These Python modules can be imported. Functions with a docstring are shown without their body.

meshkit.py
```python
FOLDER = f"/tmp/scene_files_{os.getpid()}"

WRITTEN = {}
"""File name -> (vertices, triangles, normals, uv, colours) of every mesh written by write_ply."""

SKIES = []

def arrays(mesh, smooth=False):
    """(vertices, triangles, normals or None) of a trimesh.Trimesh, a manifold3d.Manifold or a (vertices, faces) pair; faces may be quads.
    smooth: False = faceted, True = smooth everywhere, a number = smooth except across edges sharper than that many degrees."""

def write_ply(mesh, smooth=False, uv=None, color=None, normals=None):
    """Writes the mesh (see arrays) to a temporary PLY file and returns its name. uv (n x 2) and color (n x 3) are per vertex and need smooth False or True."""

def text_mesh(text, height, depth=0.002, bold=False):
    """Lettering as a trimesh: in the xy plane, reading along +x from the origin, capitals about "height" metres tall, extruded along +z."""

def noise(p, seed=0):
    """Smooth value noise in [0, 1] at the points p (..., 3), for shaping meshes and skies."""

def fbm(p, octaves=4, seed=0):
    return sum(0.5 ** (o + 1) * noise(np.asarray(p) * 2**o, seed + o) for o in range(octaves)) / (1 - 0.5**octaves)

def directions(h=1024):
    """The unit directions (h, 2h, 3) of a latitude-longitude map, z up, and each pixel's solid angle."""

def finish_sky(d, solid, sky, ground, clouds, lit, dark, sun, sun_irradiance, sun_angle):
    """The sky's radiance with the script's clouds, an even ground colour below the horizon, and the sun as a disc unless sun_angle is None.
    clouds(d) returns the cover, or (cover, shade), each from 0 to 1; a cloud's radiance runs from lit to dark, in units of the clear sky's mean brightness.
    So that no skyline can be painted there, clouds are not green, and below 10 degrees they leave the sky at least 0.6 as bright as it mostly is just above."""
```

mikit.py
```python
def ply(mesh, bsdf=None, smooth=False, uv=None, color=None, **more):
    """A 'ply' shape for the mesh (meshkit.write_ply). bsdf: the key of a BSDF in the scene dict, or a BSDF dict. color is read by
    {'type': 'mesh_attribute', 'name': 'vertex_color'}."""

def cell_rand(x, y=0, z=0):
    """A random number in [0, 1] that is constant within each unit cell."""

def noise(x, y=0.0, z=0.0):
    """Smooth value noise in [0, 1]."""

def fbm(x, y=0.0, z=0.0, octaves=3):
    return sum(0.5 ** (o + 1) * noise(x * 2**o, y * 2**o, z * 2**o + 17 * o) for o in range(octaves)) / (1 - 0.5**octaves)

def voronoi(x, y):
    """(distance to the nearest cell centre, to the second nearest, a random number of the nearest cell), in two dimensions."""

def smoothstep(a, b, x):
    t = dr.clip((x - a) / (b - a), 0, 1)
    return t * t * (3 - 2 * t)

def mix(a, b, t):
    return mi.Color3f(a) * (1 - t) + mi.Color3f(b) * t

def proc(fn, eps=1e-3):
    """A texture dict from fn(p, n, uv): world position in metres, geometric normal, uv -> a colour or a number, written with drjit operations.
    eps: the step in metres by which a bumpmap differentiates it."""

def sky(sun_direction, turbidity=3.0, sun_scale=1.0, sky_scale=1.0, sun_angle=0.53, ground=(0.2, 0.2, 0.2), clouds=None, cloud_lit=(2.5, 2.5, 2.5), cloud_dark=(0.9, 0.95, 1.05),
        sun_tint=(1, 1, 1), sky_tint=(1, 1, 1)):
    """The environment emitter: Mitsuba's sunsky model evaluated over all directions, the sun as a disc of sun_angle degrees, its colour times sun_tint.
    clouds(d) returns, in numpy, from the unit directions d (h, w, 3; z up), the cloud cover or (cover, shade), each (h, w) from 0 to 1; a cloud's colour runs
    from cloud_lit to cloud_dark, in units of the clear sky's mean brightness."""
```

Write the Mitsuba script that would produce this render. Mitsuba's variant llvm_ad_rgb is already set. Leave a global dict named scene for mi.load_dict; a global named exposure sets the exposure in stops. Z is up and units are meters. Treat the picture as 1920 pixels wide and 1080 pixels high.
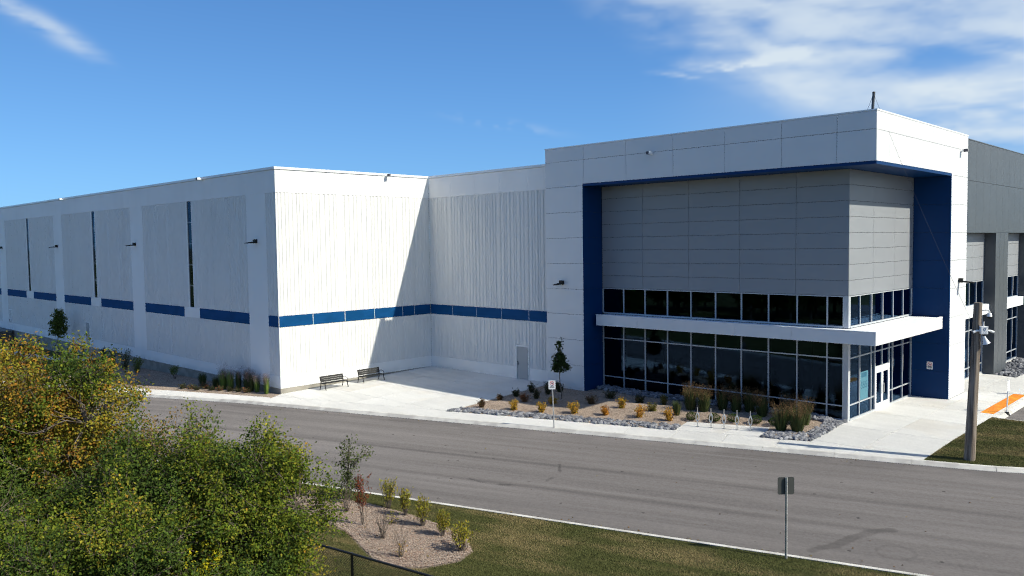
import math, numpy as np, mitsuba as mi, mikit, meshkit, trimesh
import drjit as dr
from mikit import noise, fbm, voronoi, cell_rand, smoothstep, mix
from shapely.geometry import Polygon, box as sbox, LineString, Point
from shapely.ops import unary_union
from shapely import affinity
T = mi.ScalarTransform4f
rng = np.random.default_rng(7)

# ------------------------------------------------------------------ camera, sky, exposure
CAM = np.array([47.228, -26.928, 9.1686]); YAW, PITCH, ROLL = 0.7715, -0.0540, -0.0139
FW = np.array([-math.sin(YAW) * math.cos(PITCH), math.cos(YAW) * math.cos(PITCH), math.sin(PITCH)])
RT = np.cross(FW, [0, 0, 1]); RT /= np.linalg.norm(RT); UP = np.cross(RT, FW)
UP = -math.sin(ROLL) * RT + math.cos(ROLL) * UP
scene = {"type": "scene"}
labels = {}
scene["camera"] = {"type": "perspective", "fov": 2 * math.degrees(math.atan(960 / 1522.04)), "fov_axis": "x", "near_clip": 0.1, "far_clip": 3000.0,
                   "to_world": T().look_at(origin=CAM.tolist(), target=(CAM + FW).tolist(), up=UP.tolist())}
SUN = np.array([1.125, 0.34, 1.0])


def clouds(d):
    az = np.degrees(np.arctan2(d[..., 0], d[..., 1])); el = np.degrees(np.arcsin(np.clip(d[..., 2], -1, 1)))
    ss = lambda a, b, x: (lambda t: t * t * (3 - 2 * t))(np.clip((x - a) / (b - a), 0, 1))
    N = lambda x, y, o, sd: meshkit.fbm(np.stack([x, y, 0 * x], -1), o, sd)
    e = el + 0.10 * (az + 25)                                      # streaks lean a little
    w1, w2 = N(az / 7, e / 4, 4, 3) - .5, N(az / 5 + 9, e / 3, 4, 5) - .5
    f = N(az / 8.5 + 1.6 * w1, e / 2.4 + 1.8 * w2, 6, 11)            # large rags
    g = N(az / 4.2 + 2.2 * w2, e / 0.75 + 2.6 * w1, 5, 23)            # combed fibres
    h = N(az / 1.5 + 2 * w1, e / 0.5 + 2 * w2, 4, 31)
    body = ss(-35.5, -25.5, az + 1.1 * (el - 12) + 9 * w1) * ss(6.6, 10.4, el + 0.12 * (az + 20) + 3 * w2) * (1 - ss(60, 110, np.abs(az - 30)))
    hole = np.exp(-((az + 16.5) / 3.0) ** 2 - ((el - 11.0) / 0.8) ** 2) + 0.9 * np.exp(-((az + 27.2) / 1.5) ** 2 - ((el - 13.9) / 0.9) ** 2) + 0.6 * np.exp(-((az + 30.5) / 3.5) ** 2 - ((el - 12.4) / 0.55) ** 2)
    c1 = ss(0.16, 0.80, f * 0.55 + 0.42 * g + 0.10 * h + 0.16 * body - 0.07 - 0.30 * hole) * body
    feather = ss(-35.5, -33, az) * (1 - ss(-28, -22, az)) * np.exp(-((el - 11.4 - 0.10 * (az + 30) + .6 * w1) / 0.55) ** 2) * ss(.35, .6, g) * .6
    low = ss(-24, -14, az) * ss(4.2, 6.4, el) * (1 - ss(7.6, 9.8, el)) * ss(0.36, 0.66, f * 0.5 + 0.5 * g) * 0.62 + 0.18 * ss(-38, -20, az) * ss(2, 6, el) * (1 - ss(9, 12, el))
    u = (az + 75.5) * 0.9 + (el - 14.0) * 0.55; v = (el - 14.15) + 0.42 * (az + 75.5) + 1.2 * w2
    wisp = np.exp(-(v / 0.55) ** 2) * ss(-9, -2, u) * (1 - ss(1.5, 4.4, u)) * ss(0.30, 0.62, g * 0.7 + h * 0.3)
    v2 = (el - 8.35) + 0.17 * (az + 45.0); st = np.exp(-(v2 / 0.30) ** 2) * np.exp(-((az + 44.5) / 3.0) ** 2) * ss(0.42, 0.62, h)
    rest = ss(0.55, 0.80, f * .5 + g * .5) * 0.4 * ss(14, 30, el)
    c = np.clip(0.80 * c1 + 0.62 * wisp + 0.28 * st + np.maximum(low, feather) + rest, 0, 0.92)
    return c, 0.35 * (1 - c)


scene["sky"] = mikit.sky(SUN, turbidity=1.8, sky_scale=0.70, clouds=clouds, cloud_lit=(2.75, 3.1, 3.35), cloud_dark=(2.2, 2.55, 2.9), sky_tint=(0.64, 0.98, 1.34), sun_tint=(0.86, 1.0, 1.17), ground=(0.16, 0.15, 0.13))
exposure = 2.18


# ------------------------------------------------------------------ materials
def two(b): return {"type": "twosided", "bsdf": b}


def princ(col, rough=0.6, spec=0.5, **k):
    c = {"type": "rgb", "value": list(col)} if isinstance(col, (tuple, list)) else col
    return two({"type": "principled", "base_color": c, "roughness": rough, "specular": spec, **k})


def bump(b, fn, scale=1.0, eps=0.004):
    return two({"type": "bumpmap", "arbitrary": mikit.proc(fn, eps), "scale": scale, "bsdf": b["bsdf"] if b["type"] == "twosided" else b})


def blotch(c0, c1, f, octaves=3, lo=0.35, hi=0.65):
    return mikit.proc(lambda p, n, uv: mix(c0, c1, smoothstep(lo, hi, fbm(p.x * f, p.y * f, p.z * f, octaves))))


def wallpaint(c, amt=0.06):
    def fn(p, n, uv):
        h = p.x + p.y * 1.37
        streak = fbm(h * 0.9, p.z * 0.10, 0.0, 2)
        big = fbm(h * 0.35, p.z * 0.3, 3.0, 3)
        pan = cell_rand(dr.floor((p.x - p.y) / 2.52), dr.floor(p.z / 12.7), 0)
        k = 1.0 - amt * smoothstep(0.45, 0.8, streak) - amt * smoothstep(0.4, 0.75, big) - amt * 0.8 * pan
        k *= 1.0 - 0.10 * smoothstep(0.5, 0.0, p.z) * smoothstep(0.3, 0.7, fbm(h * 2, p.z * 3, 1.0, 3))
        return mi.Color3f(c) * k
    return mikit.proc(fn)


M = {
    "white_concrete": princ(wallpaint((0.81, 0.81, 0.80), 0.03), 0.85, 0.2),
    "ribbed_concrete": princ(wallpaint((0.695, 0.695, 0.68), 0.02), 0.9, 0.2),
    "blue_paint": princ(blotch((0.002, 0.055, 0.165), (0.003, 0.062, 0.19), 1.3), 0.7, 0.1),
    "navy_panel": princ((0.002, 0.034, 0.125), 0.45, 0.15),
    "white_panel": princ(blotch((0.635, 0.65, 0.665), (0.648, 0.66, 0.675), 0.5), 0.45, 0.4),
    "grey_panel": princ(blotch((0.246, 0.26, 0.28), (0.252, 0.266, 0.286), 0.5), 0.4, 0.4),
    "dark_metal": princ(blotch((0.072, 0.081, 0.091), (0.076, 0.085, 0.095), 0.7), 0.4, 0.4),
    "joint_dark": princ((0.06, 0.065, 0.07), 0.8),
    "aluminium": princ((0.43, 0.455, 0.48), 0.4, 0.5, metallic=0.15),
    "coping": princ((0.72, 0.74, 0.76), 0.4, 0.5),
    "glass": {"type": "thindielectric", "int_ior": 1.5, "specular_transmittance": {"type": "rgb", "value": [0.12, 0.15, 0.17]}, "specular_reflectance": {"type": "rgb", "value": [0.17, 0.34, 0.62]}},
    "interior": princ((0.02, 0.021, 0.023), 0.9),
    "foundation": princ(blotch((0.25, 0.235, 0.205), (0.33, 0.31, 0.27), 1.5), 0.95, 0.1),
    "door_paint": princ((0.36, 0.38, 0.39), 0.5),
    "black_metal": princ((0.010, 0.011, 0.012), 0.55, 0.3),
    "galvanised": princ(blotch((0.42, 0.43, 0.44), (0.55, 0.56, 0.57), 9), 0.35, 0.5, metallic=0.6),
    "steel": princ((0.62, 0.63, 0.64), 0.22, 0.5, metallic=0.9),
    "sign_back": princ((0.055, 0.058, 0.055), 0.55),
    "sign_white": princ((0.78, 0.79, 0.80), 0.5),
    "sign_red": princ((0.55, 0.03, 0.04), 0.5),
    "sign_dark": princ((0.06, 0.06, 0.08), 0.6),
    "white_plastic": princ((0.76, 0.77, 0.78), 0.4),
    "emblem_blue": princ((0.08, 0.13, 0.22), 0.5),
    "poster": princ((0.065, 0.19, 0.25), 0.6),
    "poster_dark": princ((0.018, 0.10, 0.16), 0.6),
    "fence_black": princ((0.014, 0.014, 0.015), 0.4, 0.5),
    "leaf": two({"type": "principledthin", "base_color": {"type": "mesh_attribute", "name": "vertex_color"}, "roughness": 0.5, "diff_trans": 0.38, "spec_trans": 0.0, "eta": 1.35})["bsdf"],
    "blade": princ({"type": "mesh_attribute", "name": "vertex_color"}, 0.75, 0.2),
    "bark": princ(blotch((0.07, 0.055, 0.045), (0.15, 0.125, 0.105), 9), 0.9, 0.2),
    "rock": princ({"type": "mesh_attribute", "name": "vertex_color"}, 0.85, 0.3),
}


def polewood(p, n, uv):
    g = fbm(p.x * 22, p.y * 22, p.z * 0.7, 4)
    return mix((0.10, 0.08, 0.065), (0.27, 0.225, 0.185), smoothstep(0.3, 0.68, g)) * (0.85 + 0.3 * fbm(p.x * 2, p.y * 2, p.z * 1.3, 3))


M["slit_glass"] = {**M["glass"], "specular_reflectance": {"type": "rgb", "value": [0.10, 0.18, 0.30]}}
M["pole_wood"] = princ(mikit.proc(polewood), 0.9, 0.2)
RU, RN = (0.9553, 0.2957), (-0.2957, 0.9553)


def segdist(s, t, pts):
    best = None
    for (a, b), (c, d) in zip(pts[:-1], pts[1:]):
        dx, dy = c - a, d - b
        h = dr.clip(((s - a) * dx + (t - b) * dy) / (dx * dx + dy * dy), 0, 1)
        q = dr.sqrt(dr.square(s - a - h * dx) + dr.square(t - b - h * dy))
        best = q if best is None else dr.minimum(best, q)
    return best


STAIN = [(36.5, -2.5), (36.95, -1.6), (36.98, -0.8), (37.36, 0.25), (37.75, 0.65)]
CRACK = [(24.2, -0.4), (25.1, -1.5), (25.36, -2.7), (25.04, -3.5), (23.96, -4.1), (22.58, -4.3)]


def asphalt(p, n, uv):
    s = p.x * RU[0] + p.y * RU[1]; t = p.x * RN[0] + p.y * RN[1]
    wob = 0.35 * fbm(s * 0.08, 2.0, 0.0, 2)
    grain = fbm(p.x * 14, p.y * 14, 0.0, 4)
    big = fbm(s * 0.10, t * 0.55, 4.0, 4)
    streak = fbm(s * 0.10, t * 3.2, 9.0, 4)
    k = 0.90 + 0.28 * (grain - 0.5) + 0.22 * (big - 0.5) + 0.36 * (streak - 0.5)
    for tc, wd, am in ((-7.75, 0.20, 0.22), (-10.75, 0.24, 0.24), (-9.3, 0.5, 0.08), (-4.6, 0.5, 0.07), (-12.6, 0.6, 0.07)):
        dd = (t - tc + wob - 0.17) / wd
        k *= 1.0 - am * dr.exp(-dd * dd) * (0.5 + fbm(s * 0.35, t * 2.0, 7.0, 3))
    k *= 1.0 - 0.18 * smoothstep(-3.9, -2.9, t + 0.3 * fbm(s * 0.6, 0.0, 1.0, 2)) * smoothstep(0.3, 0.7, fbm(s * 0.5, t, 5.0, 3))
    wob2 = 0.22 * (fbm(p.x * 2.5, p.y * 2.5, 2.0, 3) - 0.5)
    st = segdist(p.x, p.y, STAIN) + wob2
    k *= 1.0 - 0.27 * smoothstep(0.26, 0.12, st)
    cr = segdist(p.x, p.y, CRACK) + wob2
    k *= 1.0 - 0.42 * smoothstep(0.13, 0.02, cr) * smoothstep(0.35, 0.6, fbm(p.x * 1.2, p.y * 1.2, 8.0, 3))
    ring = dr.abs(dr.sqrt(dr.square(p.x - 38.5) + dr.square((p.y + 1.1))) - 0.55) + 0.3 * wob2
    k *= 1.0 - 0.11 * smoothstep(0.12, 0.02, ring)
    sp = voronoi(p.x * 0.55, p.y * 0.55)
    k *= 1.0 - 0.5 * smoothstep(0.045, 0.02, sp[0]) * smoothstep(0.62, 0.66, sp[2])
    return mi.Color3f(0.150, 0.137, 0.133) * k


M["asphalt"] = bump(princ(mikit.proc(asphalt), 0.9, 0.25), lambda p, n, uv: fbm(p.x * 30, p.y * 30, 0.0, 2), 0.004, 0.01)


def paving(c, seed):
    def fn(p, n, uv):
        a = fbm(p.x * 0.45, p.y * 0.45, seed, 4); b = fbm(p.x * 0.5 + p.y * 3.5, p.y * 0.4, seed + 2, 3); g = fbm(p.x * 16, p.y * 16, seed, 3)
        k = 0.93 + 0.17 * (a - 0.5) + 0.11 * (b - 0.5) + 0.12 * (g - 0.5)
        stain = smoothstep(0.58, 0.74, fbm(p.x * 0.33 + 9, p.y * 0.33, seed + 5, 4))
        return mix(mi.Color3f(c) * k, mi.Color3f(0.42, 0.36, 0.28), 0.20 * stain)
    return mikit.proc(fn)


for i, c in enumerate(((0.50, 0.495, 0.48), (0.52, 0.515, 0.50), (0.485, 0.48, 0.465))):
    M["concrete_%d" % i] = princ(paving(c, i * 3.0), 0.9, 0.2)
M["kerb_concrete"] = princ(blotch((0.40, 0.385, 0.36), (0.54, 0.525, 0.49), 2.2, 4, 0.3, 0.7), 0.9, 0.2)
M["orange_tile"] = bump(princ(blotch((0.62, 0.19, 0.015), (0.72, 0.25, 0.02), 2.0), 0.6, 0.3), lambda p, n, uv: smoothstep(0.35, 0.2, voronoi(p.x * 16, p.y * 16)[0]), 0.006, 0.01)
M["road_paint"] = princ(blotch((0.55, 0.55, 0.53), (0.72, 0.72, 0.70), 6), 0.8)


def mulch(p, n, uv):
    v = voronoi(p.x * 18, p.y * 18); v2 = voronoi(p.x * 7, p.y * 7)
    k = 0.72 + 0.5 * v[2] + 0.35 * (fbm(p.x * 1.1, p.y * 1.1, 1.0, 3) - 0.5) - 0.25 * smoothstep(0.3, 0.6, v[0]) + 0.15 * (v2[2] - 0.5)
    return mix((0.27, 0.205, 0.16), (0.31, 0.27, 0.235), v[2] * 0.5) * k


def gravel(p, n, uv):
    v = voronoi(p.x * 24, p.y * 24)
    k = 0.62 + 0.6 * v[2] - 0.35 * smoothstep(0.25, 0.6, v[0])
    red = smoothstep(0.55, 0.75, fbm(p.x * 0.7, p.y * 0.7, 3.0, 3))
    return mix(mix((0.30, 0.225, 0.18), (0.26, 0.215, 0.185), v[2]), (0.27, 0.15, 0.11), 0.55 * red) * k


def turf(p, n, uv):
    a = fbm(p.x * 0.5, p.y * 0.5, 1.0, 4); b = fbm(p.x * 3, p.y * 3, 5.0, 3)
    s = p.x * RU[0] + p.y * RU[1]; t = p.x * RN[0] + p.y * RN[1]
    m = fbm(s * 0.3, t * 1.5, 2.0, 3)
    return mix((0.056, 0.061, 0.02), (0.14, 0.112, 0.053), smoothstep(0.48, 0.78, 0.5 * a + 0.2 * b + 0.3 * m))


M["mulch"] = bump(princ(mikit.proc(mulch), 0.95, 0.1), lambda p, n, uv: voronoi(p.x * 18, p.y * 18)[0], 0.03, 0.01)
M["gravel"] = bump(princ(mikit.proc(gravel), 0.95, 0.1), lambda p, n, uv: voronoi(p.x * 24, p.y * 24)[0], -0.03, 0.01)
M["turf"] = princ(mikit.proc(turf), 0.95, 0.1)
for k, v in M.items(): scene["mat_" + k] = v


# ------------------------------------------------------------------ mesh helpers
class MB:
    def __init__(s): s.v, s.f, s.c, s.n = [], [], [], 0

    def add(s, v, f, col=None):
        v = np.asarray(v, float).reshape(-1, 3); f = np.asarray(f, int)
        if f.shape[1] == 4: f = np.vstack([f[:, [0, 1, 2]], f[:, [0, 2, 3]]])
        s.v.append(v); s.f.append(f + s.n); s.n += len(v)
        if col is not None: s.c.append(np.broadcast_to(col, v.shape))
        return s

    def box(s, x0, x1, y0, y1, z0, z1):
        v = [(x, y, z) for x in (x0, x1) for y in (y0, y1) for z in (z0, z1)]
        return s.add(v, [(0, 1, 3, 2), (4, 6, 7, 5), (0, 4, 5, 1), (2, 3, 7, 6), (0, 2, 6, 4), (1, 5, 7, 3)])

    def obox(s, c, ax, h):
        """box at c with axes ax (3 rows) and half sizes h"""
        ax = np.asarray(ax, float); g = np.array([(a, b, d) for a in (-1, 1) for b in (-1, 1) for d in (-1, 1)]) * np.asarray(h)
        return s.add(np.asarray(c) + g @ ax, [(0, 1, 3, 2), (4, 6, 7, 5), (0, 4, 5, 1), (2, 3, 7, 6), (0, 2, 6, 4), (1, 5, 7, 3)])

    def tube(s, pts, r, sides=6, cap=True, col=None):
        p = np.asarray(pts, float); n = len(p); r = np.broadcast_to(r, (n,))
        t = np.gradient(p, axis=0); t /= np.linalg.norm(t, axis=1, keepdims=True) + 1e-12
        ref = np.array([0, 0, 1.0]) if abs(t[:, 2]).max() < 0.95 else np.array([1.0, 0.1, 0])
        a = np.cross(t, ref); a /= np.linalg.norm(a, axis=1, keepdims=True) + 1e-9; b = np.cross(t, a)
        th = np.arange(sides) * 2 * np.pi / sides
        v = p[:, None] + r[:, None, None] * (np.cos(th)[None, :, None] * a[:, None] + np.sin(th)[None, :, None] * b[:, None])
        i, j = np.meshgrid(np.arange(n - 1), np.arange(sides), indexing="ij")
        q = np.stack([i * sides + j, i * sides + (j + 1) % sides, (i + 1) * sides + (j + 1) % sides, (i + 1) * sides + j], -1).reshape(-1, 4)
        v = v.reshape(-1, 3); f = np.vstack([q[:, [0, 1, 2]], q[:, [0, 2, 3]]])
        if cap:
            v = np.vstack([v, p[0], p[-1]]); k = np.arange(sides); o = (n - 1) * sides
            f = np.vstack([f, np.stack([k * 0 + n * sides, (k + 1) % sides, k], -1), np.stack([k * 0 + n * sides + 1, o + k, o + (k + 1) % sides], -1)])
        return s.add(v, f, col)

    def mesh(s): return np.vstack(s.v), np.vstack(s.f)
    def color(s): return np.vstack(s.c) if s.c else None


COUNT = {}


def num(name):
    COUNT[name] = COUNT.get(name, -1) + 1
    return name if COUNT[name] == 0 else "%s_%03d" % (name, COUNT[name])


def part(parent, name, m, mat, smooth=False, color=None, label=None, **kw):
    key = num(parent + "__" + name if parent else name)
    if isinstance(m, MB):
        color = m.color() if color is None else color; m = m.mesh()
    scene[key] = mikit.ply(m, "mat_" + mat, smooth=smooth, color=color)
    if label or kw: labels[key] = {**({"label": label} if label else {}), **kw}
    return key


def thing(name, label, cat, group=None):
    key = num(name); labels[key] = {"label": label, "category": cat}
    if group: labels[key]["group"] = group
    return key


def tag(key, label, cat, group=None):
    labels[key] = {"label": label, "category": cat, **({"group": group} if group else {})}


def zg(x, y): return -0.026 * (12.77 - np.clip(y, -40, 12.77)) + 0.02 * np.clip(x, -70, 0)


def frame(o, u, n):
    o, u, n = (np.array([*a, 0.0]) for a in (o, u, n))
    return lambda U, D, Z: o + u * np.asarray(U)[..., None] + n * np.asarray(D)[..., None] + np.array([0, 0, 1.0]) * np.asarray(Z)[..., None]


def fbox(mb, F, u0, u1, d0, d1, z0, z1):
    g = np.array([(u, d, z) for u in (u0, u1) for d in (d0, d1) for z in (z0, z1)], float)
    return mb.add(F(g[:, 0], g[:, 1], g[:, 2]), [(0, 1, 3, 2), (4, 6, 7, 5), (0, 4, 5, 1), (2, 3, 7, 6), (0, 2, 6, 4), (1, 5, 7, 3)])


def panel(F, u0, u1, z0, z1, d0=-0.03, d1=0.0, gap=0.007, ch=0.006):
    """a sheet with its front edges chamfered; 12 points"""
    u0 += gap; u1 -= gap; z0 += gap; z1 -= gap
    U = [u0, u1, u1, u0] * 2 + [u0 + ch, u1 - ch, u1 - ch, u0 + ch]; Z = [z0, z0, z1, z1] * 2 + [z0 + ch, z0 + ch, z1 - ch, z1 - ch]
    D = [d0] * 4 + [d1 - ch] * 4 + [d1] * 4
    f = [(8, 9, 10, 11)] + [(k, (k + 1) % 4, 4 + (k + 1) % 4, 4 + k) for k in range(4)] + [(4 + k, 4 + (k + 1) % 4, 8 + (k + 1) % 4, 8 + k) for k in range(4)]
    return MB().add(F(np.array(U, float), np.array(D, float), np.array(Z, float)), f)


def ribs(F, u0, u1, z0, z1, seed, depth=0.055):
    r = np.random.default_rng(seed); us, ds = [u0 + 0.004], [-0.004]
    u = u0 + 0.03
    while u < u1 - 0.24:
        sl = 0.045; g = r.choice([0.04, 0.06, 0.08]); w = r.choice([0.08, 0.12, 0.17, 0.24], p=[.25, .3, .25, .2])
        d = depth * r.uniform(0.7, 1.0)
        us += [u, u + sl, u + sl + g, u + 2 * sl + g]; ds += [-0.004, -d, -d, -0.004]
        u += 2 * sl + g + w
    us.append(u1 - 0.004); ds.append(-0.004)
    us, ds = np.array(us), np.array(ds); n = len(us); m = MB()
    m.add(np.vstack([F(us, ds, np.full(n, z0 + 0.003)), F(us, ds, np.full(n, z1 - 0.003))]), [(i, i + 1, n + i + 1, n + i) for i in range(n - 1)])
    m.add(np.vstack([F(us, ds, np.full(n, z1 - 0.003)), F(us, ds * 0 - 0.05, np.full(n, z1 - 0.003))]), [(i, i + 1, n + i + 1, n + i) for i in range(n - 1)])
    return m


# ------------------------------------------------------------------ ground
YF = lambda x: -2.46 + 0.315 * x
YN = lambda x: -14.655 + 0.303 * x


def sheet(poly, off, cell=3.0, mound=0.0, zfun=None):
    mb = MB(); x0, y0, x1, y1 = poly.bounds
    from shapely.prepared import prep
    pp = prep(poly); bd = poly.boundary
    for i in range(int(math.floor(x0 / cell)), int(math.ceil(x1 / cell))):
        for j in range(int(math.floor(y0 / cell)), int(math.ceil(y1 / cell))):
            b = sbox(i * cell, j * cell, (i + 1) * cell, (j + 1) * cell)
            if not pp.intersects(b): continue
            if pp.contains(b): ps = [b]
            else:
                q = b.intersection(poly); ps = [g for g in getattr(q, "geoms", [q]) if g.geom_type == "Polygon" and g.area > 1e-5]
            for g in ps:
                v, f = trimesh.creation.triangulate_polygon(g, engine="earcut")
                z = zg(v[:, 0], v[:, 1]) + off
                if mound:
                    dd = np.array([bd.distance(Point(*a)) for a in v]); z = z + mound * (1 - np.exp(-dd / 1.0))
                mb.add(np.column_stack([v, z]), f)
    v, f = mb.mesh(); t = trimesh.Trimesh(v, f, process=False); t.merge_vertices()
    n = t.face_normals[:, 2] < 0; ff = t.faces.copy(); ff[n] = ff[n][:, ::-1]
    return np.array(t.vertices), ff


arc = [(37.6, YF(37.6)), (38.6, 9.75), (39.6, 10.22), (40.8, 10.95), (42.0, 12.0), (43.0, 13.3), (43.7, 15.0), (44.0, 17.0), (44.0, 19.6)]
ground = MB()
gx = [-900, -300, -120, -70, -40, -20, 0, 20, 40, 60, 90, 150, 300, 900]; gy = [-900, -300, -120, -70, -40, -20, 0, 12.77, 30, 60, 120, 300, 900]
gv = np.array([(x, y, zg(x, y) - 0.24) for x in gx for y in gy])
part(None, "ground", ground.add(gv, [(i * len(gy) + j, (i + 1) * len(gy) + j, (i + 1) * len(gy) + j + 1, i * len(gy) + j + 1) for i in range(len(gx) - 1) for j in range(len(gy) - 1)]), "turf", kind="structure", label="open ground around the site")

road = Polygon([(-110, YF(-110)), *[(x, YF(x) - 0.1) for x in (0,)], *[(a, b - 0.1) for a, b in arc[:2]], *[(a + .1, b) for a, b in arc[2:]], (60, 19.6), (60, YF(60)), (140, YF(140)), (140, YN(140)), (-110, YN(-110))])
lot = Polygon([(36.5, 19.62), (44.0, 19.62), (75, 19.6), (75, 90), (36.5, 90)])
part(None, "road", sheet(road.buffer(0.12), -0.15, 6.0), "asphalt", kind="structure", label="wide grey asphalt road with dark wheel tracks")
part(None, "parking_lot", sheet(lot, -0.146, 6.0), "asphalt", kind="structure", label="asphalt parking lot beside the entrance")
# parking stripes
for k in range(14):
    y = 20.6 + 2.7 * k
    part("parking_lot", "painted_line", MB().add([(37.3, y, -0.141), (42.6, y, -0.141), (42.6, y + 0.1, -0.141), (37.3, y + 0.1, -0.141)], [(0, 1, 2, 3)]), "road_paint")
for k in range(14):
    y = 20.6 + 2.7 * k
    part("parking_lot", "painted_line", MB().add([(50, y, -0.141), (60.5, y, -0.141), (60.5, y + 0.1, -0.141), (50, y + 0.1, -0.141)], [(0, 1, 2, 3)]), "road_paint")
for k in range(6):
    part("parking_lot", "painted_line", MB().add([(37.2 + .45 * k, 23.4, -0.1405), (37.32 + .45 * k, 23.4, -0.1405), (38.2 + .45 * k, 26.0, -0.1405), (38.08 + .45 * k, 26.0, -0.1405)], [(0, 1, 2, 3)]), "road_paint")

# pavement: slabs
bed_main = Polygon([(12.1, 12.74), (12.74, 3.22), (25.17, 7.13), (24.76, 9.03), (28.62, 10.35), (29.18, 8.39), (31.25, 9.05), (31.02, 13.8), (15.6, 13.8), (15.56, 12.2), (12.6, 12.2), (12.5, 12.74)])
bed_left = Polygon([(0.02, 0.0), (0.68, -1.12), (0.3, YF(0.3) + 1.33), (-5.5, YF(-5.5) + 1.5), (-12, YF(-12) + 1.65), (-30, YF(-30) + 1.7), (-30, 0.0)])
kerbline = [(x, YF(x)) for x in (-60, -40, -20, -10, 0, 10, 20, 30, 36.1)]
paved = Polygon([*[(a, b + 0.15) for a, b in kerbline], (36.1, 19.5), (36.1, 62), (34.1, 62), (34.08, 33.72), (32.68, 34.15), (31.97, 34.2), (31.97, 26.2), (33.06, 26.2), (33.06, 23.06), (31.06, 23.06), (31.06, 13.78),
                 (12.6, 13.7), (12.0, 12.8), (0.0, 12.8), (0.0, 0.0), (-30, -0.0), (-30, -0.01), (-60, -0.01)])
strip = Polygon([*[(a, b + 0.15) for a, b in kerbline[:-2]], (30, YF(30) + .15), (31.3, YF(31.3) + .15), (31.3, YF(31.3) + 1.72), *[(a, b + 1.72) for a, b in kerbline[:-2][::-1]]])
lawn_far = Polygon([(-30, 0), (-30, YF(-30) + 1.72), (-60, YF(-60) + 1.72), (-60, 0)])
walk_left = Polygon([(-37.5, -0.02), (-33.5, -0.02), (-33.5, -2.2), (-58, -5.2), (-58, -2.6), (-37.5, -1.6)])
orange = Polygon([(35.36, 20.4), (35.98, 20.4), (35.98, 27.3), (35.36, 27.3)])
base = paved.difference(unary_union([bed_main, bed_left, lawn_far, orange])).buffer(0)
slabs = []
st = strip.intersection(base)
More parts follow.
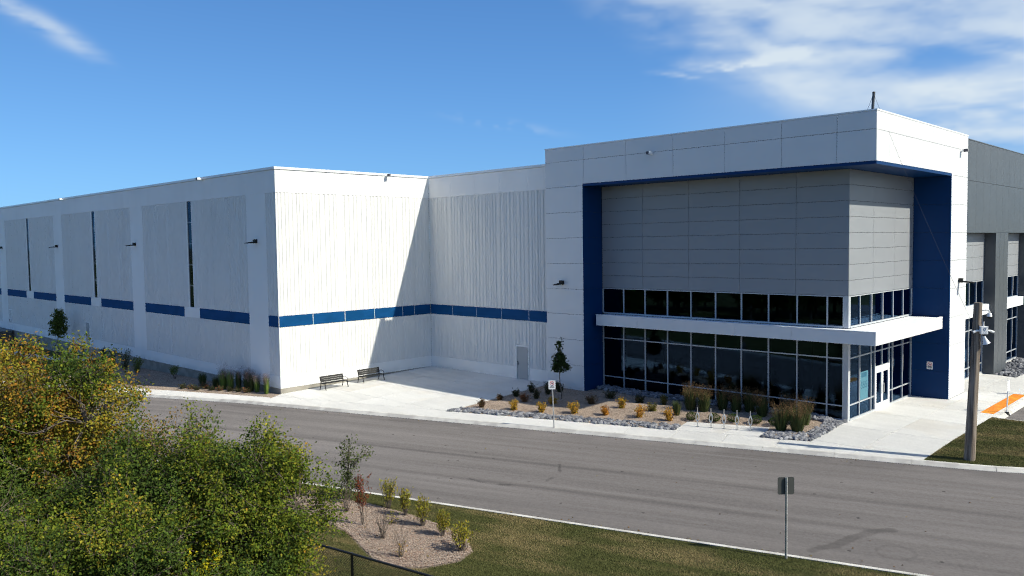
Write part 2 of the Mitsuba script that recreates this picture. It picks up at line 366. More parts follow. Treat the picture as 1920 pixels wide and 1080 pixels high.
for k in range(-40, 24):                                           # footway bays across the strip
    s0 = k * 2.4
    c = [np.array(RU) * s + np.array(RN) * t for s, t in ((s0, -22), (s0 + 2.4, -22), (s0 + 2.4, 22), (s0, 22))]
    slabs.append(Polygon(c).intersection(st))
rest = base.difference(strip)
yj = [-3, 0.0, 3.1, 6.2, 9.4, 12.9, 16.9, 20.4, 23.9, 27.3, 30.8, 34.3, 38, 42, 46, 50, 54, 58, 62]; xj = [-60, -50, -40, -30, -3, 0, 3.1, 6.2, 9.3, 12.4, 24, 27.3, 31.06, 33.55, 36.2]
for a, b in zip(xj[:-1], xj[1:]):
    for c, d in zip(yj[:-1], yj[1:]): slabs.append(sbox(a, c, b, d).intersection(rest))
labels["pavement"] = {"kind": "structure", "label": "pale concrete pavement of large cast slabs"}
r = np.random.default_rng(3)


def slab_mesh(g, off, th, gap=0.009):
    g = g.buffer(-gap, join_style=2)
    if g.is_empty or g.area < 0.02: return None
    mb = MB()
    for q in getattr(g, "geoms", [g]):
        if q.area < 0.02: continue
        m = trimesh.creation.extrude_polygon(q.simplify(0.003), th, engine="earcut")
        v = np.array(m.vertices); v[:, 2] += zg(v[:, 0], v[:, 1]) + off - th
        mb.add(v, np.array(m.faces))
    return mb if mb.n else None


for g in slabs:
    m = slab_mesh(g, 0.0, 0.22)
    if m: part("pavement", "slab", m, "concrete_%d" % r.integers(3))
for k in range(8):
    m = slab_mesh(sbox(35.36, 20.4 + k * 0.8625, 35.98, 20.4 + (k + 1) * 0.8625), 0.004, 0.2, 0.004)
    part("pavement", "tactile_plate", m, "orange_tile", label="orange tactile warning plate" if k == 0 else None)
m = slab_mesh(walk_left, 0.0, 0.22); part("pavement", "slab", m, "concrete_1")


def kerb_run(pts, w, side, top=0.0, name="kerb_stone"):
    ls = LineString(pts); L = ls.length; n = max(1, int(L / 3.0)); eps = 0.006
    for k in range(n):
        a, b = k * L / n + eps, (k + 1) * L / n - eps
        ss = [a] + [ls.project(Point(*p)) for p in pts if a + .05 < ls.project(Point(*p)) < b - .05] + [b]
        seg = LineString([ls.interpolate(s) for s in ss])
        P = np.array(seg.coords); t = np.gradient(P, axis=0); t /= np.linalg.norm(t, axis=1, keepdims=True); nn = np.column_stack([-t[:, 1], t[:, 0]]) * side
        prof = [(-0.17, -0.35), (-0.17, -0.142), (-0.01, -0.015), (0.02, 0.0), (w, 0.0), (w, -0.35)]
        rows = []
        for dd, zz in prof:
            q = P + nn * dd; rows.append(np.column_stack([q, zg(q[:, 0], q[:, 1]) + zz + top]))
        V = np.stack(rows, 1).reshape(-1, 3); m5 = len(prof); f = []
        for i in range(len(P) - 1):
            for j in range(m5 - 1): f.append((i * m5 + j, (i + 1) * m5 + j, (i + 1) * m5 + j + 1, i * m5 + j + 1))
        e = (len(P) - 1) * m5; f += [(0, 1, 2, 5), (2, 3, 4, 5), (e, e + 5, e + 2, e + 1), (e + 2, e + 5, e + 4, e + 3)]
        part("kerb", name, MB().add(V, f), "kerb_concrete")


labels["kerb"] = {"kind": "structure", "label": "pale concrete kerb along both sides of the road"}
kerb_run([(x, YF(x)) for x in (-60, -30, 0, 20, 36)] + arc, 0.15, 1, 0.003)
kerb_run([(44.0, 19.6), (36.5, 19.6)], 0.15, 1, 0.003)
kerb_run([(36.35, 19.6), (36.35, 62)], 0.24, 1, -0.002)
kerb_run([(-60, YN(-60)), (60, YN(60))], 0.17, -1, 0.02)

part(None, "planting_bed", sheet(bed_main, -0.02, 0.8, 0.16), "mulch", kind="structure", label="tan mulch planting bed in front of the entrance glazing")
part(None, "planting_bed", sheet(bed_left, -0.02, 1.6, 0.05), "mulch", kind="structure", label="tan mulch planting bed along the long white wall")
lawn_r = Polygon([(36.12, YF(36.1) + .14), *[(a - .02, b + .16) for a, b in arc[:3]], *[(a - .15, b + .05) for a, b in arc[3:-1]], (43.85, 19.46), (36.12, 19.46)])
gravel_bed = Polygon([(19.2, -10.3), (20.59, -9.63), (22, -9.1), (24.07, -8.86), (26.08, -8.8), (27.7, -9.1), (28.6, -9.7), (28.85, -10.5), (28.4, -11.6), (27.6, -12.1), (26.65, -12.2), (25.67, -11.9), (24.08, -11.4), (22.5, -11.3), (20.8, -11.3), (19.5, -11)]).buffer(0.35).buffer(-0.35)
lawn_n = Polygon([(-60, YN(-60) - .16), (60, YN(60) - .16), (60, -70), (-60, -70)])
part(None, "lawn", sheet(lawn_n.difference(gravel_bed), -0.01, 6.0), "turf", kind="structure", label="dark green and straw lawn on the near side of the road")
part(None, "lawn", sheet(lawn_r, -0.01, 2.0), "turf", kind="structure", label="dark green lawn corner round the wooden pole")
part(None, "lawn", sheet(lawn_far.difference(walk_left), -0.03, 5.0), "turf", kind="structure", label="ground below the far end of the long wall")
part(None, "gravel_bed", sheet(gravel_bed, -0.005, 0.8, 0.05), "gravel", kind="structure", label="pinkish gravel bed in the near lawn")

# ------------------------------------------------------------------ the building
BLD = thing("warehouse_building", "long white ribbed concrete warehouse with blue band and a grey and white glazed entrance block", "building")
H = 14.28
FA, FB, FC = frame((0, 0), (1, 0), (0, -1)), frame((0, 0), (0, 1), (1, 0)), frame((0, 12.77), (1, 0), (0, -1))
SEED = [100]


def column(wall, F, u0, u1, kind, split=None):
    """one cast panel from the ground to the coping"""
    if kind == "smooth":
        for z0, z1 in ((0.8, 7.0), (7.0, 12.70)): part(wall, "smooth_panel", panel(F, u0, u1, z0, z1, -0.1, 0, 0.0005 if True else 0, 0.001), "white_concrete")
    elif kind == "window":
        w0, w1 = u0 + 0.93, u0 + 1.67
        SEED[0] += 1
        for a, b in ((u0, w0 - .12), (w1 + .12, u1)):
            part(wall, "ribbed_panel", ribs(F, a, b, 4.75, 12.70, SEED[0]), "ribbed_concrete")
        part(wall, "smooth_panel", panel(F, w0 - .12, w0, 4.75, 12.70, -0.25, 0, 0, .002), "white_concrete")
        part(wall, "smooth_panel", panel(F, w1, w1 + .12, 4.75, 12.70, -0.25, 0, 0, .002), "white_concrete")
        part(wall, "smooth_panel", panel(F, u0, u1, 3.98, 4.75, -0.25, 0, 0.001, .002), "white_concrete")
        part(wall, "ribbed_panel", ribs(F, u0, u1, 0.8, 3.98, SEED[0] + 500), "ribbed_concrete")
        for k in range(5):
            z0, z1 = 4.8 + k * 1.58, 4.8 + (k + 1) * 1.58
            part(wall, "pane", fbox(MB(), F, w0 + .04, w1 - .04, -0.065, -0.06, z0 + .02, z1 - .02), "slit_glass")
            if k: part(wall, "mullion", fbox(MB(), F, w0, w1, -0.08, -0.03, z0 - .03, z0 + .03), "aluminium")
        mm = fbox(MB(), F, w0, w0 + .04, -.08, -.02, 4.78, 12.70); fbox(mm, F, w1 - .04, w1, -.08, -.02, 4.78, 12.70); part(wall, "window_frame", mm, "aluminium")
    else:
        SEED[0] += 1
        part(wall, "ribbed_panel", ribs(F, u0, u1, 4.74, 12.70, SEED[0]), "ribbed_concrete")
        part(wall, "blue_band", panel(F, u0, u1, 3.98, 4.74, -0.011, 0.003, 0.022 if kind == "gap" else 0.010, 0.003), "blue_paint")
        part(wall, "band_backing", fbox(MB(), F, u0, u1, -.1, -.012, 3.99, 4.73), "white_concrete")
        for a, b in (split or [(u0, u1)]): part(wall, "ribbed_panel", ribs(F, a, b, 0.8, 3.98, SEED[0] + 300), "ribbed_concrete")
    part(wall, "top_panel", panel(F, u0, u1, 12.70, 14.16, -0.1, 0, 0.003, 0.003), "white_concrete")
    for a, b in (split or [(u0, u1)]): part(wall, "base_panel", panel(F, a, b, 0.0, 0.8, -0.1, 0.002, 0.003, 0.003), "white_concrete")


WA = BLD + "__concrete_wall"
mb = MB(); fbox(mb, FA, -82, -0.06, -0.5, -0.19, -2.5, H - .02); WA = part(BLD, "concrete_wall", mb, "interior", label="long white wall with ribbed panels, blue band and slit windows")
P_ = 20.08
for k in range(4):
    o = -P_ * k
    cols = [(-1.3, 0.0, "gap")] if k == 0 else [(-3.83 - 0, -3.83, None)]
    if k == 0: column(WA, FA, -1.3, -0.001, "gap")
    column(WA, FA, o - 3.84, o - 1.3, "smooth")
    for a, b in ((-6.4, -3.84), (-8.87, -6.4), (-11.34, -8.87)):
        column(WA, FA, o + a, o + b, "rib")
    column(WA, FA, o - 13.93, o - 11.34, "window")
    for a, b in ((-16.35, -13.93), (-18.86, -16.35), (-21.38, -18.86)):
        sp = None
        if k == 1 and a == -16.35: sp = [(o + a, -35.83), (-34.7, o + b)]
        column(WA, FA, o + a, o + b, "rib", sp)
mb = MB(); fbox(mb, FA, -82, 0.05, -0.35, 0.06, H - .1, H + .06); part(WA, "coping", mb, "coping")
mb = MB(); fbox(mb, FA, -82, -0.03, -0.5, -0.03, -2.5, 0.0); part(WA, "foundation", mb, "foundation")
WB = part(BLD, "concrete_wall", fbox(MB(), FB, 0.19, 12.9, -0.5, -0.19, -2.5, H - .02), "white_concrete", label="sunlit white wall behind the two benches")
for i, (a, b) in enumerate(zip([0.0, 2.54, 5.07, 7.58, 10.1, 11.22], [2.54, 5.07, 7.58, 10.1, 11.22, 12.77])): column(WB, FB, a, b, "gap")
part(WB, "coping", fbox(MB(), FB, -0.05, 12.82, -0.35, 0.06, H - .1, H + .06), "coping")
part(WB, "foundation", fbox(MB(), FB, 0.0, 12.8, -0.5, -0.02, -2.5, 0.0), "foundation")
WC = part(BLD, "concrete_wall", fbox(MB(), FC, -0.1, 12.9, -0.6, -0.19, -2.5, H - .02), "white_concrete", label="shaded white wall with a grey door")
for a, b in ((0.0, 2.5), (2.5, 5.01), (5.01, 7.55)): column(WC, FC, a, b, "gap")
column(WC, FC, 7.55, 10.16, "gap", [(7.55, 8.87)])
part(WC, "ribbed_panel", ribs(FC, 8.87, 10.16, 2.31, 3.98, 77), "ribbed_concrete")
column(WC, FC, 10.16, 12.56, "gap")
part(WC, "coping", fbox(MB(), FC, 0.06, 12.6, -0.35, 0.06, H - .1, H + .06), "coping")


def flush_door(wall, F, u0, u1, z0, z1, hinge=1):
    m = fbox(MB(), F, u0 - .09, u0, -.18, .012, z0, z1 + .1); fbox(m, F, u1, u1 + .09, -.18, .012, z0, z1 + .1); fbox(m, F, u0, u1, -.18, .012, z1, z1 + .1)
    part(wall, "door_frame", m, "white_concrete")
    d = part(wall, "door", panel(F, u0, u1, z0, z1, -.1, -.03, .006, .004), "door_paint")
    h = u0 + .1 if hinge > 0 else u1 - .1
    m = fbox(MB(), F, h - .03, h + .03, -.03, .0, .95, 1.2); fbox(m, F, h - .015, h + .11, 0, .03, 1.05, 1.08); part(wall, "door_handle", m, "black_metal")
    for zz in (.25, 1.1, 1.95): part(wall, "door_hinge", fbox(MB(), F, u1 - .03, u1 + .015, -.03, .016, z0 + zz - .07, z0 + zz + .07), "sign_dark")


flush_door(WC, FC, 8.97, 10.05, 0.0, 2.2)
part(WA, 'ribbed_panel', ribs(FA, -35.83, -34.70, 2.41, 3.98, 78), 'ribbed_concrete')
part(WA, 'base_panel', panel(FA, -35.83, -34.7, -.02, 0.0, -.1, 0, 0, .001), 'white_concrete')
flush_door(WA, FA, -35.75, -34.78, -0.0, 2.3)
flush_door(WA, FA, -61.3, -60.3, 0.0, 2.3)
part(BLD, "roof", MB().box(-82, 0 - .3, 0.3, 70, 13.5, 13.7), "joint_dark")
part(BLD, "roof", MB().box(-0.3, 12.7, 13.1, 70, 13.5, 13.7), "joint_dark")

# ---- entrance block
XD0, XD1, YD, YE1, XR, YR, XO, YO = 12.55, 33.05, 11.90, 26.18, 31.08, 13.78, 15.59, 23.06
FD, FE = frame((0, YD), (1, 0), (0, -1)), frame((XD1, 0), (0, 1), (1, 0))
FR, FS = frame((0, YR), (1, 0), (0, -1)), frame((XR, 0), (0, 1), (1, 0))
m = MB().box(XD0, XO - .035, YD + .03, 14.5, -.4, 15.0).box(XO - .035, XD1 - .03, YD + .03, YR + .6, 12.72, 15.0).box(XR - .5, XD1 - .03, YR + .6, YE1 - .02, 12.72, 15.0)
m.box(XR - .5, XD1 - .03, YO + .035, YE1 - .02, -.4, 12.72).box(XO, XR - .5, YR + .6, 27, 14.0, 14.3)
EF = part(BLD, "entrance_frame", m, "joint_dark", label="white panelled frame wrapped round the entrance block")
zs = [0.0, 1.56, 3.15, 4.74, 6.32, 7.91, 9.5, 11.09, 12.68]
for a, b in zip(zs[:-1], zs[1:]): part(EF, "cladding_panel", panel(FD, XD0, XO, a, b, gap=.009), "white_panel")
part(EF, "cladding_panel", panel(FD, XD0, 15.70, 12.68, 14.26, gap=.009), "white_panel")
xs = [15.70, 18.86, 22.06, 25.25, 28.42, 31.2, XD1]
for a, b in zip(xs[:-1], xs[1:]): part(EF, "cladding_panel", panel(FD, a, b, 12.79, 14.26, gap=.009), "white_panel")
xs = [XD0] + xs
for a, b in zip(xs[:-1], xs[1:]): part(EF, "cladding_panel", panel(FD, a, b, 14.26, 15.10, gap=.009), "white_panel")
ys = [YD, 13.48, 16.75, 19.85, 22.95, YE1]
for a, b in zip(ys[:-1], ys[1:]):
    part(EF, "cladding_panel", panel(FE, a, b, 12.79 if b < 23 else 12.70, 14.24, gap=.009), "white_panel")
    part(EF, "cladding_panel", panel(FE, a, b, 14.24, 15.10, gap=.009), "white_panel")
ze = [0.0, 1.48, 3.05, 4.66, 6.29, 7.9, 9.49, 11.08, 12.70]
for a, b in zip(ze[:-1], ze[1:]): part(EF, "cladding_panel", panel(FE, YO + .10, YE1, a, b, gap=.009), "white_panel")
part(EF, "coping", MB().box(XD0 - .02, XD1 + .02, YD - .02, YD + .4, 15.1, 15.17).box(XD1 - .4, XD1 + .02, YD + .4, YE1 + .02, 15.1, 15.17), "coping")
# blue lining of the frame
FO, FP = frame((XO, 0), (0, 1), (1, 0)), frame((0, YO), (1, 0), (0, -1))
BL = part(BLD, "blue_lining", MB().box(XO + .002, XD1 + .003, YD - .003, YD + .05, 12.645, 12.79).box(XD1 - .05, XD1 + .003, YD + .05, YO + .1, 12.645, 12.79).box(XD1 - .05, XD1 + .003, YO - .002, YO + .10, -.02, 12.645), "navy_panel", label="deep blue trim and soffit inside the white frame")
part(BL, "soffit_panel", MB().box(XO, XD1 - .05, YD + .05, YR + .1, 12.67, 12.70).box(XR - .1, XD1 - .05, YR + .1, YO, 12.67, 12.70), "navy_panel")
for a, b in zip(zs[:-1], zs[1:]):
    part(BL, "lining_panel", panel(FO, YD, YR, a, min(b, 12.66), gap=.006), "navy_panel")
    part(BL, "lining_panel", panel(FP, XR, XD1 - .05, a, min(b, 12.66), gap=.006), "navy_panel")

# ---- recessed grey box
UW = part(BLD, "panel_wall", MB().box(XO, XR - .03, YR + .03, YR + .3, 6.36, 12.69).box(XR - .3, XR - .03, YR + .3, YO, 6.36, 12.69), "joint_dark", label="recessed wall of grey rectangular cladding panels")
zr = [6.34] + [7.12 + .797 * k for k in range(7)] + [12.67]
xr = [XO + .02, 18.69, 21.89, 25.11, 28.32, XR]
for a, b in zip(xr[:-1], xr[1:]):
    for c, d in zip(zr[:-1], zr[1:]): part(UW, "cladding_panel", panel(FR, a, b, c, d, gap=.008), "grey_panel")
yr = [YR, 16.98, 20.1, YO]
for a, b in zip(yr[:-1], yr[1:]):
    for c, d in zip(zr[:-1], zr[1:]): part(UW, "cladding_panel", panel(FS, a, b, c, d, gap=.008), "grey_panel")

# ---- glazing
GZ = part(BLD, "curtain_wall", MB().box(17.5, 27.5, 17.8, 27, 0, 12).box(XO, XR - .2, YR + .2, 27, -.3, -.02).box(XO, XR - .3, YR + .35, 27, 4.2, 4.6).box(XO, XR - .3, YR + .35, 27, 6.5, 6.7).box(XO, XO + .1, YR + .2, 27, 0, 6.5).box(XO, XR - .2, 26.0, 26.2, 0, 6.5), "interior", label="dark tinted glazing in pale aluminium frames")


def glazing(parent, F, us, rows, dw=.03, skip=()):
    for i, (a, b) in enumerate(zip(us[:-1], us[1:])):
        for j, (c, d) in enumerate(zip(rows[:-1], rows[1:])):
            if (i, j) in skip: continue
            part(parent, "pane", fbox(MB(), F, a + dw, b - dw, -.07, -.064, c + dw, d - dw), "glass")
            if j: part(parent, "transom", fbox(MB(), F, a + dw, b - dw, -.11, -.012, c - dw, c + dw), "aluminium")
    for k, u in enumerate(us): part(parent, "mullion", fbox(MB(), F, u - dw, u + dw, -.12, 0, rows[0], rows[-1]), "aluminium")
    part(parent, "sill", fbox(MB(), F, us[0] + dw, us[-1] - dw, -.12, .01, rows[0] - .06, rows[0] + dw), "aluminium")
    part(parent, "window_head", fbox(MB(), F, us[0] + dw, us[-1] - dw, -.12, -.004, rows[-1] - dw, rows[-1] + .02), "aluminium")


um = [XO + .05] + [17.23 + 1.595 * k for k in range(9)] + [XR - .26]
glazing(GZ, FR, um, [0.06, .76, 3.17, 4.10])
glazing(GZ, FR, um, [4.78, 6.31])
us = [YR + .24, 15.32, 16.87, 17.40, 18.46, 19.52, 20.03, 21.62, YO - .05]
glazing(GZ, FS, us, [0.05, .78, 3.17, 4.10], skip=((3, 0), (3, 1), (4, 0), (4, 1)))
for a, b in ((17.43, 18.43), (18.49, 19.49)): part(GZ, "pane", fbox(MB(), FS, a, b, -.07, -.064, 2.36, 3.14), "glass")
glazing(GZ, FS, [YR + .24, 15.32, 16.87, 18.46, 20.04, 21.62, YO - .05], [4.78, 6.31])
part(GZ, "corner_post", MB().box(XR - .25, XR, YR, YR + .22, -.02, 4.1).box(XR - .25, XR, YR, YR + .22, 4.72, 6.335), "aluminium")
DR = part(BLD, "entrance_door", fbox(fbox(fbox(fbox(MB(), FS, 17.40, 17.47, -.10, .015, 0, 2.34), FS, 19.45, 19.52, -.10, .015, 0, 2.34), FS, 17.47, 19.45, -.10, .015, 2.14, 2.34), FS, 17.43, 19.49, -.1, .02, -.02, .02), "coping", label="pale double entrance door with glass leaves")
for a, b in ((17.48, 18.45), (18.47, 19.44)):
    mm = fbox(MB(), FS, a, a + .12, -.08, 0, .03, 2.13); fbox(mm, FS, b - .12, b, -.08, 0, .03, 2.13); fbox(mm, FS, a + .12, b - .12, -.08, 0, .03, .33); fbox(mm, FS, a + .12, b - .12, -.08, 0, 1.99, 2.13)
    part(DR, "door_leaf", mm, "coping"); part(DR, "pane", fbox(MB(), FS, a + .12, b - .12, -.045, -.04, .33, 1.99), "glass")
part(DR, "door_handle", MB().tube([(XR, 18.54, 1.35), (XR + .08, 18.54, 1.35), (XR + .08, 18.54, .85), (XR, 18.54, .85)], .018), "steel")
part(DR, "door_handle", MB().tube([(XR, 18.38, 1.35), (XR + .08, 18.38, 1.35), (XR + .08, 18.38, .85), (XR, 18.38, .85)], .018), "steel")

# ---- canopy
CX0, CX1, CY0, CY1, CZ0, CZ1 = 15.9, 32.8, 12.72, 22.75, 4.06, 4.70
CN = part(BLD, "canopy", MB().box(CX0 + .03, CX1 - .03, CY0 + .03, YR - .002, CZ0 + .01, CZ1 - .01).box(XR + .002, CX1 - .03, YR - .002, CY1 - .03, CZ0 + .01, CZ1 - .01), "coping", label="flat white canopy over the entrance doors")
FCF, FCE = frame((0, CY0), (1, 0), (0, -1)), frame((CX1, 0), (0, 1), (1, 0))
xc = [CX0, 19.05, 22.24, 25.41, 28.58, CX1]
for a, b in zip(xc[:-1], xc[1:]): part(CN, "fascia_panel", panel(FCF, a, b, CZ0, CZ1, -.028, 0, .005), "white_panel")
yc = [CY0, 15.65, 18.75, 21.8, CY1]
for a, b in zip(yc[:-1], yc[1:]): part(CN, "fascia_panel", panel(FCE, a, b, CZ0, CZ1, -.028, 0, .005), "white_panel")
part(CN, "flashing", MB().box(CX0 - .01, CX1 + .01, CY0 - .01, CY0 + .12, CZ1, CZ1 + .04).box(CX1 - .12, CX1 + .01, CY0 + .12, CY1 + .01, CZ1, CZ1 + .04), "coping")

# ---- dark grey wing behind
XF, XW = 32.67, 31.99
FF, FW_ = frame((XF, 0), (0, 1), (1, 0)), frame((XW, 0), (0, 1), (1, 0))
GW = part(BLD, "grey_wing", MB().box(XW + .2, XF - .03, YE1, 84, 9.5, 15.0).box(12.6, XW + .2, 27.2, 84, 13.5, 14), "joint_dark", label="dark grey metal wing behind the entrance block")
ysm = [YE1 + .01, 27.9] + [29.45 + 1.56 * k for k in range(35)]
for a, b in zip(ysm[:-1], ysm[1:]):
    for c, d in ((9.47, 12.64), (12.64, 15.08)): part(GW, "metal_sheet", panel(FF, a, b, c, d, gap=.008), "dark_metal")
part(GW, "coping", MB().box(XF - .4, XF + .02, YE1, 84, 15.08, 15.14), "dark_metal")
part(GW, "soffit_panel", MB().box(XW, XF - .03, YE1, 84, 9.46, 9.49), "dark_metal")
colsF = [(34.18, 37.3), (43.5, 46.6), (52.9, 56), (62.3, 65.4), (71.7, 74.8)]
bays = [(YE1, 34.18), (37.3, 43.5), (46.6, 52.9), (56, 62.3), (65.4, 71.7)]
for a, b in colsF:
    part(GW, "pier", MB().box(XW - .1, XF, a, b, -.1, 9.46), "dark_metal")
    for q in (a + 1.03, a + 2.07): part(GW, "pier_seam", MB().box(XF - .01, XF + .006, q - .012, q + .012, 0, 9.44), "dark_metal")
for a, b in bays:
    part(GW, "bay_wall", MB().box(XW - .3, XW - .03, a, b, 6.36, 9.5), "joint_dark")
    n = max(2, round((b - a) / 3.1)); yy = np.linspace(a, b, n + 1)
    zz = [6.34, 7.1, 7.89, 8.68, 9.45]
    for p, q in zip(yy[:-1], yy[1:]):
        for c, d in zip(zz[:-1], zz[1:]): part(GW, "cladding_panel", panel(FW_, p, q, c, d, gap=.008), "grey_panel")
    n = max(3, round((b - a) / 1.58)); yy = [b - (b - a) * k / n for k in range(n, -1, -1)]; yy[0] += .05; yy[-1] -= .05
    if a > 56: continue
    glazing(GW, FW_, yy, [.12, .75, 3.17, 4.1]); glazing(GW, FW_, yy, [4.78, 6.31])
    part(GW, "interior_wall", MB().box(28, 28.1, a, b, 0, 6.5).box(28.1, XW - .2, a, b, 4.2, 4.6).box(28.1, XW - .2, a, b, -.2, 0.0), "interior")
    part(GW, "bay_canopy", MB().box(XW + .002, XW + .36, a + .002, b - .002, 4.1, 4.74), "coping")
    part(GW, "plinth", MB().box(XW - .2, XW + .05, a + .002, b - .002, -.3, .06), "kerb_concrete")


# ------------------------------------------------------------------ things on the walls and roof
def wall_lamp(F, u, z, label, group=None):
    k = thing("wall_lamp", label, "wall lamp", group)
    part(k, "housing", fbox(MB(), F, u - .13, u + .13, 0.003, .2, z - .03, z + .22), "black_metal")
    m = fbox(MB(), F, u - .06, u + .06, .2, .34, z + .0, z + .06); part(k, "arm", m, "black_metal")
    m = MB(); U = np.array([u - .14, u + .14, u + .14, u - .14]); D = np.array([.3, .3, .80, .80]); Z0 = np.array([z - .02, z - .02, z - .05, z - .05])
    m.add(np.vstack([F(U, D, Z0), F(U, D, Z0 + np.array([.09, .09, .05, .05]))]), [(0, 1, 2, 3), (4, 7, 6, 5), (0, 4, 5, 1), (1, 5, 6, 2), (2, 6, 7, 3), (3, 7, 4, 0)]); part(k, "lamp_head", m, "black_metal")


for u, t in ((-2.58, "nearest the corner of the long wall"), (-22.98, "second from the corner of the long wall"), (-42.93, "third from the long wall's corner"), (-62.95, "at the far left end of the long wall")):
    wall_lamp(FA, u, 9.5, "black wall lamp on a smooth pilaster, " + t)
wall_lamp(FD, 13.92, 6.62, "black projecting wall lamp on the white entrance frame left of the dark glazing")
wall_lamp(FE, 24.78, 6.62, "black projecting wall lamp on the sunlit narrow pier right of the entrance")


def wall_camera(F, u, z, label, base=0.0):
    F0 = F; q = .75; F = lambda U, D, Z: F0(u + (np.asarray(U) - u) * q, base + (np.asarray(D) - base) * q, z + (np.asarray(Z) - z) * q)
    k = thing("security_camera", label, "camera")
    part(k, "bracket", fbox(fbox(MB(), F, u - .05, u + .05, base + .003, base + .22, z - .05, z + .05), F, u - .1, u + .1, base + .003, base + .03, z - .12, z + .12), "white_plastic")
    part(k, "camera_body", fbox(MB(), F, u - .17, u + .04, base + .22, base + .5, z - .09, z + .12), "sign_dark")
    part(k, "sunshield", fbox(MB(), F, u + .042, u + .15, base + .2, base + .48, z - .08, z + .13), "white_plastic")


wall_camera(FA, -10.2, 14.2, "small white security camera on the long wall's roof edge, nearest the corner", .06)
wall_camera(FA, -40.4, 14.2, "small white security camera far along the long wall's roof edge", .06)
wall_camera(FB, 8.89, 14.2, "dark security camera on the roof edge of the sunlit wall above the benches", .06)
wall_camera(FD, 20.66, 14.2, "security camera on the shaded fascia of the entrance block")
wall_camera(FE, 24.8, 14.15, "security camera on the sunlit fascia near the right end of the entrance block")

mast = thing("roof_mast", "short grey mast standing on the roof corner of the entrance block", "mast")
part(mast, "mast_tube", MB().tube([(32.0, 14.0, 14.3), (32.12, 14.0, 16.25)], [.075, .065], 10), "dark_metal", smooth=40)
part(mast, "cap", MB().tube([(32.12, 14.0, 16.25), (32.125, 14.0, 16.32)], [.085, .05], 10), "black_metal")
part(mast, "stay_wire", MB().tube([(32.1, 14, 16.2), (31.55, 13.6, 14.3)], .008, 4), "sign_dark")

# utility pole
pole = thing("utility_pole", "weathered leaning wooden utility pole in the lawn corner by the entrance walk", "pole")
PB, PT = np.array([37.54, 10.21, -.35]), np.array([37.77, 10.23, 6.50])
pm = MB().tube([PB + (PT - PB) * t for t in np.linspace(0, 1, 12)], np.linspace(.215, .155, 12), 18)
part(pole, "shaft", pm, "pole_wood", smooth=50)
wire = thing("guy_wire", "thin dark wire running from the roof mast down to the wooden pole", "wire")
w0, w1 = np.array([32.12, 14, 16.2]), np.array([37.62, 10.2, 5.55])
part(wire, "cable", MB().tube([w0 + (w1 - w0) * t - np.array([0, 0, .9 * 4 * t * (1 - t) * .25]) for t in np.linspace(0, 1, 14)], .008, 4), "sign_dark")
E1 = np.array([.80, .60, 0]); E2 = np.array([.60, -.80, 0]); E3 = np.array([0, 0, 1.0])   # along the box front, out of it
Q = PB + (PT - PB) * .83; bc = Q + E1 * .17 + E2 * .24 + np.array([0, 0, .05])
cb = thing("camera_unit", "white control box with two small cameras and a horn strapped to the wooden pole", "camera")
part(cb, "box", MB().obox(bc, (E1, E2, E3), (.13, .11, .145)), "white_plastic")
part(cb, "lid", MB().obox(bc + E3 * .155, (E1, E2, E3), (.138, .118, .012)), "white_plastic")
fr = bc + E2 * .113
mm = MB(); th = np.linspace(.6, 5.6, 14)
mm.tube([fr + E1 * (.055 * math.cos(t) * (1 - .05 * t) + .0) + E3 * (.055 * math.sin(t) * (1 - .05 * t) + .05) for t in th], .013, 5); mm.obox(fr + E1 * .02 + E3 * .04, (E1, E2, E3), (.02, .003, .02))
part(cb, "emblem", mm, "emblem_blue")
part(cb, "printed_line", MB().obox(fr - E3 * .05, (E1, E2, E3), (.06, .003, .010)), "emblem_blue"); part(cb, "printed_line", MB().obox(fr - E3 * .10, (E1, E2, E3), (.085, .003, .007)), "emblem_blue")
for s_ in (-1, 1):
    a = bc + E1 * s_ * .128 - E3 * .0
    part(cb, "camera_arm", MB().tube([a, a + E1 * s_ * .09 - E3 * .01], .025, 8), "white_plastic", smooth=40)
    part(cb, "camera_barrel", MB().tube([a + E1 * s_ * .08, a + E1 * s_ * .13 - E3 * .02, a + E1 * s_ * .26 - E3 * .08], [.025, .045, .05], 12), "white_plastic", smooth=40)
h0 = bc - E3 * .20 + E2 * .02
part(cb, "horn_bracket", MB().tube([h0 + E3 * .05, h0 - E3 * .02], .05, 8), "black_metal")
part(cb, "horn", MB().tube([h0 - E3 * .02 + E1 * .0, h0 - E3 * .10 + E1 * .03, h0 - E3 * .30 + E1 * .10, h0 - E3 * .34 + E1 * .115], [.045, .06, .12, .15], 16), "white_plastic", smooth=50)
part(cb, "aerial", MB().tube([bc + E3 * .17, bc + E3 * .36], .018, 8), "white_plastic")
part(cb, "strap", MB().tube([Q - E3 * .02, Q + E3 * .03], .185, 18), "galvanised")
dc = thing("dome_camera", "white dome camera on a curved arm near the top of the wooden pole", "camera")
Q2 = PB + (PT - PB) * .955
part(dc, "arm", MB().tube([Q2 + E1 * .13 + E2 * .05, Q2 + E1 * .32 + E2 * .08 + E3 * .02, Q2 + E1 * .40 + E2 * .1, Q2 + E1 * .41 + E2 * .1 - E3 * .08], .032, 8), "white_plastic", smooth=50)
dcc = Q2 + E1 * .41 + E2 * .1 - E3 * .1
part(dc, "housing", MB().tube([dcc, dcc - E3 * .03, dcc - E3 * .15], [.05, .09, .10], 14), "white_plastic", smooth=50)
part(dc, "dome", MB().tube([dcc - E3 * .15, dcc - E3 * .20, dcc - E3 * .235, dcc - E3 * .25], [.09, .08, .05, .01], 14), "black_metal", smooth=True)


